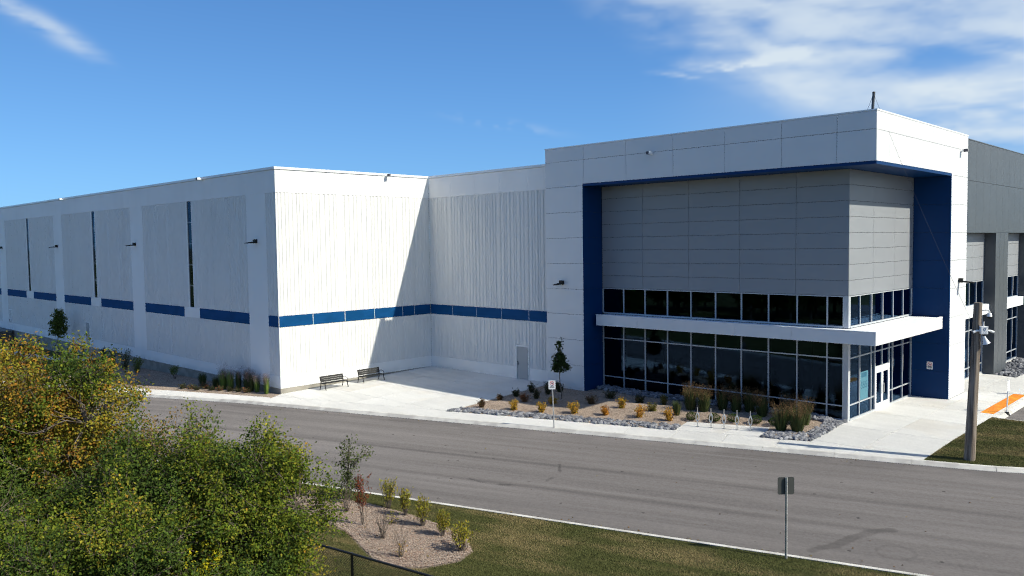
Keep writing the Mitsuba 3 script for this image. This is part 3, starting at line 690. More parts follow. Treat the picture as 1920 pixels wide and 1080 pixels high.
# ------------------------------------------------------------------ signs
def disc_ring(mb, c, ax, ay, r0, r1, n=28):
    t = np.arange(n) * 2 * np.pi / n; o = np.cos(t)[:, None] * ax + np.sin(t)[:, None] * ay
    mb.add(np.vstack([c + o * r0, c + o * r1]), [(i, (i + 1) % n, n + (i + 1) % n, n + i) for i in range(n)]); return mb


def plate(c, ax, nrm, w, h, th=.004, rad=.03):
    p = sbox(-w / 2 + rad, -h / 2 + rad, w / 2 - rad, h / 2 - rad).buffer(rad, 4); m = trimesh.creation.extrude_polygon(p, th, engine="earcut"); v = np.array(m.vertices)
    return MB().add(c + v[:, :1] * ax + v[:, 1:2] * E3 + (v[:, 2:] - th / 2) * nrm, np.array(m.faces))


def sign_marks(parent, c, ax, nrm, r, w, rows):
    c = c + nrm * .004
    part(parent, "red_ring", disc_ring(MB(), c, ax, E3, r * .78, r), "sign_red")
    d1 = (ax - E3) / math.sqrt(2); d2 = (ax + E3) / math.sqrt(2)
    part(parent, "red_bar", MB().obox(c + nrm * .001, (d1, d2, nrm), (r * .8, r * .1, .0006)), "sign_red")
    part(parent, "symbol", MB().obox(c - nrm * .0005, (ax, E3, nrm), (r * .42, r * .22, .0006)).obox(c + ax * r * .3 + E3 * r * .1 - nrm * .0005, (ax, E3, nrm), (r * .1, r * .35, .0006)), "sign_dark")
    for z, ww in rows: part(parent, "printed_line", MB().obox(c + E3 * z, (ax, E3, nrm), (ww, .014, .0006)), "sign_dark")


ns = thing("parking_sign", "small white no-stopping sign with red ring on a thin leaning post at the pavement edge", "sign")
nb, nt = np.array([20.09, 3.92, -.25]), np.array([20.0, 3.90, 2.2])
part(ns, "post", MB().tube([nb, nt], .032, 8), "galvanised", smooth=40)
axn = np.array([.83, .55, 0]); nn = np.array([.55, -.83, 0]); sc = nt + nn * .04 - E3 * .22
part(ns, "plate", plate(sc, axn, nn, .36, .46), "sign_white")
sign_marks(ns, sc + E3 * .08, axn, nn, .11, .3, ((-.155, .09), (-.215, .12), (-.055 - .05, .07)))
rs = thing("road_sign", "dark backside of a road sign on a tall perforated steel post at the near kerb", "sign")
part(rs, "post", MB().box(36.29, 36.345, -4.02, -3.965, -.5, 2.05), "galvanised")
ax2 = np.array([.70, .714, 0]); n2 = np.array([-.714, .70, 0])
mm = MB()
for k in range(40): mm.obox(np.array([36.3175, -4.0205, -.3 + .055 * k]), (np.array([1., 0, 0]), np.array([0, 1., 0]), E3), (.008, .002, .012))
part(rs, "post_hole", mm, "sign_dark", kind="stuff")
part(rs, "plate", plate(np.array([36.318, -3.9925, 1.785]) + n2 * .045, ax2, n2, .50, .53, .004, .05), "sign_back")
part(rs, "bolt", MB().tube([np.array([36.318, -3.9925, 1.95]) - n2 * .045, np.array([36.318, -3.9925, 1.95]) + n2 * .044], .012, 6), "galvanised")
sm = thing("no_smoking_sign", "small white no-smoking notice on the deep blue pier right of the entrance doors", "sign")
c = np.array([32.07, YO - .006, 1.86]); part(sm, "plate", plate(c, np.array([1., 0, 0]), np.array([0, -1., 0]), .32, .44, .004, .01), "sign_white")
sign_marks(sm, c + E3 * .07, np.array([1., 0, 0]), np.array([0, -1., 0]), .12, .3, ((-.11, .11), (-.15, .11), (-.19, .11)))
ap = thing("parking_post", "slim white sign post beside the orange tactile strip", "sign")
part(ap, "post", MB().tube([(36.40, 21.24, -.05), (36.44, 21.24, 1.72)], .035, 8), "white_plastic", smooth=40)
part(ap, "base", MB().tube([(36.40, 21.24, -.14), (36.40, 21.24, .04)], [.16, .10], 12), "black_metal")
part(ap, "plate", plate(np.array([36.47, 21.2, 1.42]), np.array([.15, .99, 0]), np.array([.99, -.15, 0]), .30, .55), "sign_white", label="accessible parking plate seen edge-on")
ap2 = thing("parking_post", "second white sign post further along the parking kerb at the picture's right edge", "sign")
part(ap2, "post", MB().tube([(36.42, 27.6, -.05), (36.45, 27.6, 1.72)], .035, 8), "white_plastic", smooth=40)
part(ap2, "base", MB().tube([(36.42, 27.6, -.14), (36.42, 27.6, .04)], [.16, .10], 12), "black_metal")
part(ap2, "plate", plate(np.array([36.49, 27.56, 1.42]), np.array([.15, .99, 0]), np.array([.99, -.15, 0]), .30, .55), "sign_white")
po = thing("window_poster", "pale blue poster with large digits behind the side glazing left of the entrance doors", "poster")
pc = np.array([XR - .052, 16.0, 1.56]); py = np.array([0, 1., 0]); pn = np.array([1., 0, 0])
part(po, "sheet", plate(pc, py, pn, 1.08, 1.46, .004, .01), "poster")
part(po, "heading", MB().obox(pc + E3 * .55 + pn * .003, (py, E3, pn), (.36, .12, .0006)), "poster_dark")
tm = meshkit.text_mesh("355", .34, .002, True); tv = np.array(tm.vertices); part(po, "digits", MB().add(pc + (tv[:, :1] - tv[:, 0].mean()) * py + (tv[:, 1:2] - .15) * E3 + pn * (.003 + tv[:, 2:]), np.array(tm.faces)), "poster_dark")


# ------------------------------------------------------------------ benches, racks, stairs, fence
def bench(y0, label):
    k = thing("bench", label, "bench", "black benches against the sunlit wall")
    L = 1.85; x0 = .95
    Z = lambda x, y: float(zg(x, y))
    z0 = Z(1.2, y0 + .9) + .004
    for i in range(5):
        x = x0 + .10 + i * .102; part(k, "seat_slat", MB().box(x, x + .096, y0 + .03, y0 + L - .03, z0 + .43 - .012 * (5 - i) * .3, z0 + .455 - .012 * (5 - i) * .3), "black_metal")
    for i in range(3):
        zz = z0 + .54 + i * .125; xx = x0 + .09 - i * .048
        part(k, "back_slat", MB().obox((xx, y0 + L / 2, zz), ((.93, 0, .36), (0, 1, 0), (-.36, 0, .93)), (.016, L / 2 - .03, .0595)), "black_metal")
    for yy in (y0 + .06, y0 + L - .06):
        m = MB().tube([(x0 + .02, yy, z0 + .85), (x0 + .10, yy, z0 + .45), (x0 + .06, yy, z0 + .2), (x0 - .02, yy, z0)], [.028, .034, .03, .032], 6)
        m.tube([(x0 + .10, yy, z0 + .42), (x0 + .35, yy, z0 + .40), (x0 + .58, yy, z0 + .42), (x0 + .62, yy, z0 + .2), (x0 + .70, yy, z0)], [.03, .03, .034, .03, .032], 6)
        part(k, "side_frame", m, "black_metal", smooth=40)
        part(k, "armrest", MB().tube([(x0 + .06, yy, z0 + .62), (x0 + .35, yy, z0 + .67), (x0 + .58, yy, z0 + .64), (x0 + .66, yy, z0 + .52), (x0 + .60, yy, z0 + .42)], .020, 6), "black_metal", smooth=40)


bench(2.28, "black slatted metal bench on the left, nearer the building corner, against the sunlit wall")
bench(5.28, "black slatted metal bench on the right, nearer the shaded inner corner, against the sunlit wall")
for i, (x, y) in enumerate(((25.72, 8.41), (26.36, 8.61), (26.98, 8.80), (27.58, 8.99), (28.19, 9.19))):
    k = thing("bike_rack", "polished steel loop bike stand on the concrete pad, %s of five from the left" % ("first", "second", "third", "fourth", "fifth")[i], "bike rack", "bike stands in a row on the concrete pad")
    z = float(zg(x, y)); a = np.array([.5, -.87, 0]) * .03 + np.array([.80, .6, 0]) * .075
    b0 = np.array([x, y, z])
    part(k, "post", MB().tube([b0, b0 + E3 * .26], .028, 10), "steel", smooth=40)
    part(k, "tip", MB().tube([b0 + E3 * .70, b0 + E3 * .98], [.028, .026], 10), "steel", smooth=40)
    for s_ in (-1, 1):
        ts = np.linspace(0, 1, 9); part(k, "loop", MB().tube([b0 + E3 * (.25 + .46 * t) + a * s_ * math.sin(math.pi * t) ** .8 for t in ts], .03, 8, False), "steel", smooth=50)
    part(k, "base_plate", MB().tube([b0 + E3 * .003, b0 + E3 * .012], .075, 14), "steel")

sr = thing("dock_stairs", "dark metal landing and steps with handrail at the far left door", "stairs")
zl, xe = -.03, -59.6
gz = lambda x: float(zg(x, -1.0))
part(sr, "landing", MB().box(-66, xe, -1.7, -.05, zl - .12, zl), "dark_metal")
for k in range(7):
    part(sr, "step", MB().box(xe + .28 * k, xe + .28 * (k + 1) + .02, -1.6, -.15, zl - .19 * (k + 1) - .05, zl - .19 * (k + 1)), "dark_metal")
part(sr, "stringer", MB().add([(xe, -1.65, zl), (xe, -1.65, zl - .35), (xe + 2.1, -1.65, zl - 1.55), (xe + 2.1, -1.65, zl - 1.3), (xe, -1.61, zl), (xe, -1.61, zl - .35), (xe + 2.1, -1.61, zl - 1.55), (xe + 2.1, -1.61, zl - 1.3)], [(0, 1, 2, 3), (4, 7, 6, 5), (0, 3, 7, 4), (1, 5, 6, 2)]), "black_metal")
part(sr, "support", MB().box(-65.8, xe - .1, -1.6, -.2, -1.9, zl - .13), "foundation")
m = MB()
for x in np.arange(-66, xe + .1, 1.28): m.tube([(x, -1.62, zl), (x, -1.62, zl + 1.05)], .022, 6)
for zz in (.55, 1.05): m.tube([(-66, -1.62, zl + zz), (xe, -1.62, zl + zz)], .022, 6)
part(sr, "handrail", m, "galvanised")

fe = thing("chain_link_fence", "black chain-link fence with round top rail at the bottom edge of the picture", "fence")
f0, f1 = np.array([26.6, -15.13, .93]), np.array([35.6, -13.55, .93]); fd = (f1 - f0) / np.linalg.norm(f1 - f0); FL = np.linalg.norm(f1 - f0)
part(fe, "top_rail", MB().tube([f0, f1], .034, 8), "fence_black", smooth=50)
for s_ in (.1, 2.62, 5.6, 8.6):
    q = f0 + fd * s_; part(fe, "post", MB().tube([(q[0], q[1], -.85), (q[0], q[1], .97)], .038, 8), "fence_black", smooth=50)
m = MB(); zb = -.68; HH = .93 - zb; off = np.array([-fd[1], fd[0], 0]) * .03
pit = .075
for k in range(int((FL + HH) / pit)):
    for sg in (1, -1):
        s0 = k * pit - HH if sg > 0 else k * pit
        s1 = s0 + HH if sg > 0 else s0 - HH
        za, zb_ = zb, .93
        a, b = np.array([s0, za]), np.array([s1, zb_])
        lo, hi = 0.0, 1.0
        dx = b[0] - a[0]
        for lim, sgn in ((0, 1), (FL, -1)):
            t = (lim - a[0]) / dx
            if (dx > 0) == (sgn > 0): lo = max(lo, t)
            else: hi = min(hi, t)
        if hi - lo < .01: continue
        pts = [f0 * [1, 1, 0] + fd * (a[0] + dx * t) + E3 * (za + (zb_ - za) * t) + off * (1 if sg > 0 else 1.15) for t in (lo, hi)]
        m.tube(pts, .0045, 3, False)
part(fe, "wire_mesh", m, "fence_black", kind="stuff")


# ------------------------------------------------------------------ vegetation
def unit(v): return v / (np.linalg.norm(v, axis=-1, keepdims=True) + 1e-9)


def leafmesh(pos, dirs, nrm, L, W, col, mb, r):
    n = len(pos); d = unit(dirs); s = unit(np.cross(nrm, d)); nn = np.cross(d, s)
    L = L[:, None]; W = W[:, None]
    fold = .25 * W * nn
    V = np.stack([pos, pos + d * L * .45 + s * W + fold, pos + d * L - nn * L * .12, pos + d * L * .45 - s * W + fold], 1).reshape(-1, 3)
    i = np.arange(n)[:, None] * 4
    F = np.vstack([i + [0, 1, 2], i + [0, 2, 3]])
    mb.add(V, F, np.repeat(col, 4, 0))


def pick(pal, w, n, r):
    c = np.array(pal)[r.choice(len(pal), n, p=np.array(w) / sum(w))]
    return c * r.uniform(.78, 1.22, (n, 1)) * r.uniform(.92, 1.08, (n, 3))


def curve(a, b, r, n=5, wob=.1, sag=0.0):
    t = np.linspace(0, 1, n)[:, None]; L = np.linalg.norm(b - a)
    w = r.normal(0, wob * L, (n, 3)) * np.sin(np.pi * t); w[:, 2] += 0
    return a + (b - a) * t + w + np.array([0, 0, 1]) * sag * L * np.sin(np.pi * t)


def tree(name, label, cat, base, blobs, ncl, nleaf, leafL, pal, seed, group=None, twig=.38, trunk_r=.09, gapf=1.0, gaplo=.40, droop=.25, shoots=40, trunk_to=None, accents=(), spread=.085, clump=0.0):
    r = np.random.default_rng(seed); key = thing(name, label, cat, group)
    base = np.array(base, float); blobs = [(np.array(c, float), np.array(rad, float)) for c, rad in blobs]
    wt = np.array([b[1].prod() ** .75 for b in blobs]); wt /= wt.sum()
    idx = r.choice(len(blobs), ncl * 3, p=wt)
    C0 = np.array([blobs[i][0] for i in idx]); RD = np.array([blobs[i][1] for i in idx])
    dd = unit(r.normal(0, 1, (ncl * 3, 3))); rr = r.uniform(.12, 1, (ncl * 3, 1)) ** .42
    pos = C0 + dd * rr * RD * (.80 + .55 * meshkit.fbm(dd * 1.7 + idx[:, None] * 3.1 + seed, 3, seed))[:, None]
    nz = meshkit.fbm(pos * gapf + seed, 3, seed)
    pos, dd, nz = (a[nz > gaplo][:ncl] for a in (pos, dd, nz))
    keep = pos[:, 2] > base[2] + .25; pos, dd, nz = pos[keep], dd[keep], nz[keep]
    K = max(14, len(pos) // 38); from scipy.spatial import cKDTree
    bc_ = pos[r.choice(len(pos), K, replace=False)]; pos = pos + (bc_[cKDTree(bc_).query(pos)[1]] - pos) * clump
    # skeleton
    wood = MB(); tops = []
    tt = np.array(trunk_to if trunk_to is not None else np.average([b[0] for b in blobs], axis=0, weights=wt), float); tt = base + (tt - base) * .75
    trunk = curve(base - [0, 0, .15], tt, r, 7, .02); wood.tube(trunk, np.linspace(trunk_r, trunk_r * .5, 7), 8)
    nodes = [trunk[3:]]
    for c, rad in blobs:
        st = trunk[r.integers(2, 6)]; lm = curve(st, c + r.normal(0, .2, 3) * rad, r, 6, .06, .05); wood.tube(lm, np.linspace(trunk_r * .5, trunk_r * .16, 6), 6); nodes.append(lm[1:])
    nodes = np.vstack(nodes)
    from scipy.spatial import cKDTree
    sub = r.choice(len(pos), min(len(pos), max(20, len(pos) // 5)), replace=False); kd = cKDTree(nodes); n1 = []
    for i in sub:
        a = nodes[kd.query(pos[i])[1]]; p = curve(a, pos[i], r, 4, .08, .04); wood.tube(p, np.linspace(trunk_r * .17, .006, 4), 4, False); n1.append(p[1:])
    nodes2 = np.vstack([nodes, *n1]); kd2 = cKDTree(nodes2)
    tw = unit(dd * .8 + r.normal(0, .5, pos.shape) + np.array([0, 0, .35]))
    q = kd2.query(pos)[1]
    ends = pos + tw * twig
    for i in range(len(pos)):
        if i % 2 == 0: wood.tube([nodes2[q[i]], pos[i], ends[i]], [.007, .006, .003], 3, False)
    # leaves
    mb = MB(); m = nleaf
    k = np.repeat(np.arange(len(pos)), m); t = r.uniform(-.5, 1, len(k))[:, None]
    lp = pos[k] + tw[k] * t * twig + r.normal(0, spread, (len(k), 3))
    ld = tw[k] * .5 + r.normal(0, .7, lp.shape) - np.array([0, 0, droop]); ln = unit(r.normal(0, .55, lp.shape) + np.array([0.15, 0, .8]))
    palidx = pal["noise"](pos, nz, r)
    col = np.empty((len(k), 3))
    for a in range(len(pal["sets"])):
        s = palidx[k] == a; col[s] = pick(pal["sets"][a][0], pal["sets"][a][1], int(s.sum()), r)
    for (ac, ar, acol) in accents:
        s = (np.linalg.norm(lp - np.array(ac), axis=1) < ar) & (r.uniform(0, 1, len(lp)) < .75); col[s] = np.array(acol) * r.uniform(.75, 1.25, (int(s.sum()), 1))
    S = leafL * r.uniform(.65, 1.25, len(k)); leafmesh(lp, ld, ln, S, S * .34, col, mb, r)
    # thin shoots sticking out
    for i in r.choice(len(pos), shoots) if shoots else []:
        if (pos[i] - tt)[2] < 0 and r.uniform() < .7: continue
        a = pos[i]; d = unit(dd[i] * .6 + np.array([0, 0, 1.0]) + r.normal(0, .25, 3)); Ls = r.uniform(.4, .95)
        p = curve(a, a + d * Ls, r, 5, .04); wood.tube(p, np.linspace(.008, .003, 5), 3, False)
        n = r.integers(8, 22); tt2 = r.uniform(.1, 1, n)[:, None]; q3 = a + d * Ls * tt2 + r.normal(0, .04, (n, 3)); S = leafL * r.uniform(.5, .9, n)
        leafmesh(q3, r.normal(0, .8, (n, 3)) + d * .5, unit(r.normal(0, .6, (n, 3)) + [0, 0, .7]), S, S * .34, pick(pal["sets"][0][0], pal["sets"][0][1], n, r), mb, r)
    part(key, "trunk", wood, "bark"); part(key, "crown", mb, "leaf")
    return key


GREEN = ([(.095, .138, .02), (.145, .18, .022), (.055, .083, .015), (.22, .215, .03)], [4, 4, 3, 2])
DKGREEN = ([(.05, .085, .02), (.08, .12, .025), (.035, .055, .016)], [3, 3, 2])
YELLOW = ([(.32, .26, .03), (.26, .23, .03), (.34, .20, .03), (.17, .18, .03)], [3, 3, 2, 3])
ORANGE = ([(.31, .15, .025), (.27, .18, .03), (.19, .095, .025), (.16, .15, .03)], [3, 3, 2, 3])
solo = lambda s: {"sets": [s], "noise": lambda p, nz, r: np.zeros(len(p), int)}


def vary(sets, f, th, zb=None, sd=3):
    def fn(p, nz, r):
        v = meshkit.fbm(p * f + sd, 3, sd) + r.normal(0, .06, len(p))
        if zb is not None: v = v + zb[0] * (p[:, 2] - zb[1])
        return np.digitize(v, th)
    return {"sets": sets, "noise": fn}


G0 = -.85
tree("autumn_tree", "large yellow and orange autumn tree at the left edge in the foreground", "tree", (27.6, -23.0, G0),
     [((28.3, -21.6, 6.3), (1.35, 1.35, .95)), ((27.7, -22.3, 5.3), (1.9, 1.9, 1.3)), ((29.3, -21.0, 5.85), (.95, .9, .85)), ((26.9, -22.9, 6.0), (1.4, 1.3, 1.2)), ((29.2, -21.6, 4.5), (1.6, 1.6, 1.2)), ((27.9, -22.9, 3.7), (2.2, 2.2, 1.4)), ((26.6, -23.4, 4.4), (1.8, 1.8, 1.5))],
     3400, 42, .062, vary([DKGREEN, GREEN, ORANGE, YELLOW], .75, [.37, .50, .60], (.05, 4.9)), 21, gaplo=.445, gapf=1.25, twig=.30, spread=.08, clump=.2)
tree("green_tree", "bushy green tree in the middle of the foreground thicket, mixed with a few brown leaves", "tree", (32.2, -22.3, G0),
     [((31.3, -20.4, 5.0), (1.0, 1.0, .95)), ((32.3, -20.4, 4.6), (.95, .9, .85)), ((31.9, -21.2, 4.3), (1.5, 1.4, 1.1)), ((32.8, -21.7, 3.3), (1.6, 1.5, 1.1)), ((31.2, -21.9, 3.2), (1.7, 1.6, 1.3)), ((33.4, -22.0, 4.3), (.9, .9, .6))],
     2700, 42, .056, vary([DKGREEN, GREEN, YELLOW], .8, [.47, .64], (.03, 4)), 33, gaplo=.455, gapf=1.25, twig=.30, spread=.08, clump=.25, accents=[((31.0, -20.1, 5.75), .8, (.20, .13, .05))])
tree("green_tree", "rounded yellow-green tree at the right end of the foreground thicket", "tree", (34.2, -19.9, G0),
     [(tuple(np.array(c) + [-.80, -.70, .05]), rd) for c, rd in [((33.15, -19.4, 4.95), (.95, .95, .95)), ((34.05, -18.85, 4.85), (.85, .85, .85)), ((34.75, -18.5, 4.2), (.78, .8, .95)), ((33.9, -19.6, 3.9), (1.3, 1.3, 1.0)), ((34.8, -19.1, 3.0), (.95, 1.0, 1.2)), ((34.0, -20.2, 2.6), (1.4, 1.4, 1.1)), ((35.2, -19.2, 1.9), (.7, .8, 1.0))]],
     3000, 42, .056, vary([DKGREEN, GREEN, GREEN, YELLOW], .9, [.40, .55, .72]), 47, gaplo=.44, gapf=1.25, twig=.30, spread=.08, clump=.22, accents=[((33.9, -20.9, 3.95), .33, (.42, .38, .02)), ((33.8, -21.0, 3.7), .25, (.36, .34, .03))])
tree("green_tree", "low green undergrowth tree at the bottom left corner in front of the thicket", "tree", (32.2, -24.5, G0),
     [((31.4, -23.6, 4.3), (1.2, 1.1, .8)), ((33.0, -23.2, 3.9), (1.1, 1.0, .8)), ((34.2, -22.0, 3.5), (1.1, 1.0, .8)), ((32.2, -24.2, 3.2), (1.7, 1.5, 1.2)), ((30.2, -24.0, 3.9), (1.2, 1.2, 1.1)), ((34.9, -21.0, 2.9), (1.0, .9, .8))],
     2000, 42, .05, vary([DKGREEN, DKGREEN, GREEN], .9, [.45, .60]), 52, gaplo=.455, gapf=1.25, twig=.30, spread=.08, clump=.25, shoots=10)

# young trees
tree("young_tree", "young dark green tree with slim trunk in the mulch bed by the white frame", "tree", (16.25, 8.98, float(zg(16, 9)) + .1),
     [((16.15, 8.98, 1.95), (.46, .46, .22)), ((16.15, 8.98, 2.3), (.38, .38, .28)), ((16.15, 8.98, 2.75), (.24, .24, .32)), ((16.13, 8.98, 3.2), (.10, .10, .2))],
     70, 24, .13, solo(([(.03, .05, .016), (.045, .075, .02), (.02, .03, .012)], [3, 3, 2])), 61, twig=.10, trunk_r=.035, gapf=2.4, gaplo=.42, shoots=0, trunk_to=(16.15, 8.98, 3.9))
tree("young_tree", "small dark round-crowned tree beside the long wall at the far left", "tree", (-38.3, -1.6, float(zg(-38.3, -1.6))),
     [((-38.3, -1.6, 2.3), (.6, .6, .6)), ((-38.3, -1.6, 1.6), (.65, .65, .55)), ((-38.3, -1.6, 2.9), (.4, .4, .45))], 130, 24, .16, solo(([(.065, .105, .025), (.10, .14, .03), (.045, .07, .02)], [3, 3, 2])), 62, twig=.25, trunk_r=.05, gapf=1.5, shoots=0, trunk_to=(-38.3, -1.6, 4.9))
tree("sapling", "tall thin dark green sapling standing at the near kerb beside the thicket", "tree", (21.25, -9.35, float(zg(21, -9.5))),
     [((21.25, -9.35, 1.15), (.28, .28, .6)), ((21.3, -9.35, .65), (.32, .32, .45)), ((21.2, -9.4, .05), (.42, .42, .45)), ((21.25, -9.3, 1.65), (.16, .2, .35)), ((21.7, -9.0, 1.25), (.25, .25, .35))],
     75, 16, .095, solo(([(.075, .10, .035), (.11, .13, .05), (.05, .065, .025)], [3, 2, 2])), 63, twig=.25, trunk_r=.03, gapf=2, gaplo=.36, shoots=3, trunk_to=(21.25, -9.3, 2.2))


def shrub(name, label, cat, base, w, h, sets, n, leafL, seed, group=None, bare=0, leafy=(0.1, 1.0), upright=0.0, stems=14, stemcol="bark", globe=False):
    """many stems from one root, leaves along them"""
    r = np.random.default_rng(seed); key = thing(name, label, cat, group); base = np.array(base, float); wood, mb = MB(), MB()
    nodes = []
    for i in range(stems):
        a = r.uniform(0, 2 * np.pi); q = r.uniform(0, 1) ** .5; top = base + np.array([math.cos(a) * q * w / 2, math.sin(a) * q * w / 2, h * ((1 - .35 * q * q * (1 - upright)) * r.uniform(.75, 1.0))])
        b = base + np.array([math.cos(a), math.sin(a), 0]) * q * w * .08
        p = curve(b - [0, 0, .03], top, r, 6, .05); p[1:5, :2] = p[1:5, :2] * (1 - .18 * (1 - upright)) + (base[:2]) * .18 * (1 - upright)
        wood.tube(p, np.linspace(.012, .004, 6), 4, False); nodes.append(p)
    nodes = np.array(nodes); si = r.integers(0, stems, n); t = r.uniform(leafy[0], leafy[1], n) * 4.99
    i0 = t.astype(int); fr = (t - i0)[:, None]; pos = nodes[si, i0] * (1 - fr) + nodes[si, i0 + 1] * fr + r.normal(0, .05 * (w + .3), (n, 3))
    if globe:
        d = unit(r.normal(0, 1, (n, 3))); pos = base + np.array([0, 0, h * .45]) + d * np.array([w / 2, w / 2, h * .5]) * r.uniform(.6, 1, (n, 1)) ** .4
    pos[:, 2] = np.maximum(pos[:, 2], base[2] + .03)
    S = leafL * r.uniform(.6, 1.2, n)
    leafmesh(pos, r.normal(0, .7, (n, 3)) + [0, 0, .2 + upright], unit(r.normal(0, .6, (n, 3)) + [.1, 0, .6]), S, S * (.3 if not upright else .24), pick(sets[0], sets[1], n, r), mb, r)
    part(key, "stems", wood, stemcol); part(key, "foliage", mb, "leaf")
    return key


SY = ([(.45, .27, .03), (.40, .20, .03), (.30, .22, .03)], [3, 2, 2]); SO = ([(.44, .20, .03), (.36, .15, .03)], [3, 2]); SB = ([(.11, .065, .035), (.15, .08, .04), (.06, .06, .025)], [3, 2, 2]); SD = ([(.035, .05, .02), (.055, .06, .025), (.06, .045, .025)], [3, 2, 2]); SOl = ([(.14, .12, .03), (.10, .11, .03), (.20, .12, .03)], [3, 3, 1])
bz = lambda x, y: float(zg(x, y)) + .07
main = [(13.37, 8.14, SD, .45, .4, "dark brown-green shrub by the plaza edge of the mulch bed"), (13.22, 6.82, SB, .35, .25, "sparse tiny reddish plant at the left rim of the mulch bed"), (13.83, 4.78, SB, .35, .42, "brown shrub at the bed's left tip, next to the grey stones"),
        (14.98, 7.17, ([(.22, .09, .04), (.16, .09, .04)], [1, 1]), .45, .45, "rusty red-brown shrub in front of the dark green pair in the mulch bed"), (13.31, 9.56, SD, .5, .5, "dark shrub furthest back along the plaza edge of the bed"), (14.91, 8.21, SD, .48, .5, "dark green upright shrub behind the rusty red one"),
        (14.69, 9.56, SD, .52, .7, "tall dark green shrub directly behind the no-stopping sign"), (13.9, 11.2, SD, .4, .4, "small dark shrub close to the white wall's end"), (14.75, 10.6, SD, .5, .5, "dark shrub at the foot of the white frame behind the young tree"),
        (15.83, 5.39, SY, .45, .5, "golden yellow shrub nearest the bed's left tip"), (17.49, 5.87, SY, .5, .48, "golden yellow shrub just left of the no-stopping sign post"), (16.79, 7.6, SY, .5, .4, "yellow shrub right behind the no-stopping sign post"), (19.14, 6.68, SY, .65, .6, "broad golden shrub first to the right of the sign post"),
        (18.53, 9.02, SB, .6, .45, "brown shaded shrub below the blue lining of the frame"), (20.72, 7.37, SO, .48, .45, "bright orange shrub near the stones, second to the right of the sign post"), (20.5, 9.14, SY, .5, .55, "yellow shrub at the edge of the shade in the bed's middle"), (22.47, 7.97, ([(.48, .28, .03), (.42, .17, .03)], [3, 2]), .72, .6, "largest golden-orange shrub near the stones in the bed's middle"),
        (18.46, 10.75, SD, .62, .48, "dark shaded shrub next to the stones at the left end of the glazing"), (20.49, 10.87, SD, .55, .4, "dark low shrub in the shade below the second and third window bays"), (22.24, 9.58, SOl, .6, .42, "olive and orange shrub between the golden shrubs and the window stones"), (21.87, 11.18, SOl, .42, .48, "olive shrub in the shade close to the window stones"), (24.09, 8.36, ([(.46, .25, .03), (.4, .2, .03)], [1, 1]), .58, .52, "golden shrub at the corner of the bike stand pad")]
for i, (x, y, s, w, h, lab) in enumerate(main): shrub("shrub", lab, "shrub", (x, y, bz(x, y)), w * 1.35, h * 1.35, s, 620, .085, 200 + i, "small shrubs in the main mulch bed")
for i, (x, y) in enumerate(((24.81, 9.34), (25.89, 9.75), (26.7, 10.2), (27.76, 10.55), (28.7, 10.75))):
    shrub("globe_shrub", "low dark green clipped shrub behind the bike stands, %s of five from the left" % ("first", "second", "third", "fourth", "fifth")[i], "shrub", (x, y, bz(x, y) - .02), .62, .42, ([(.04, .07, .015), (.06, .095, .02), (.025, .04, .012)], [3, 2, 2]), 700, .06, 260 + i, "low green shrubs behind the bike stands", globe=True)


def grass_clump(label, base, w, h, n, cols, plume, seed, group, spread=1.0):
    r = np.random.default_rng(seed); key = thing("ornamental_grass", label, "grass clump", group); base = np.array(base, float)
    a = r.uniform(0, 2 * np.pi, n); q = r.uniform(0, 1, n) ** .6; hh = h * r.uniform(.3, .9, n)
    o = np.stack([np.cos(a), np.sin(a), 0 * a], 1)
    b = base + o * (q * w * .22)[:, None]; tip = base + o * (q * w * .58 * spread)[:, None] + np.stack([0 * a, 0 * a, hh], 1)
    mid = b * .45 + tip * .55; mid[:, 2] = b[:, 2] + hh * .62
    side = np.stack([-np.sin(a), np.cos(a), 0 * a], 1) * .009
    V = np.stack([b - side, b + side, mid - side, mid + side, tip], 1).reshape(-1, 3); i = np.arange(n)[:, None] * 5
    mb = MB().add(V, np.vstack([i + [0, 1, 3], i + [0, 3, 2], i + [2, 3, 4]]), np.repeat(pick(cols[0], cols[1], n, r), 5, 0)); part(key, "blades", mb, "blade")
    if plume:
        m = n // 4; a = r.uniform(0, 2 * np.pi, m); q = r.uniform(0, 1, m) ** .5; pm = MB()
        o = np.stack([np.cos(a), np.sin(a), 0 * a], 1); top = base + o * (q * w * .62 * spread)[:, None]; top[:, 2] += h * r.uniform(.6, 1.08, m)
        s0 = base + o * (q * w * .35)[:, None]; s0[:, 2] += h * .45
        side = np.stack([-np.sin(a), np.cos(a), 0 * a], 1) * .005
        pm.add(np.stack([s0 - side, s0 + side, top], 1).reshape(-1, 3), np.arange(3 * m).reshape(-1, 3), np.repeat(pick(*plume, m, r), 3, 0))
        k = np.repeat(np.arange(m), 9); t = r.uniform(.45, 1.0, len(k))[:, None]; pp = s0[k] * (1 - t) + top[k] * t + r.normal(0, .03, (len(k), 3))
        S = np.full(len(k), .055) * r.uniform(.6, 1.2, len(k)); leafmesh(pp, r.normal(0, .5, pp.shape) + [0, 0, .6], unit(r.normal(0, 1, pp.shape)), S, S * .16, pick(*plume, len(k), r), pm, r)
        part(key, "plumes", pm, "blade")


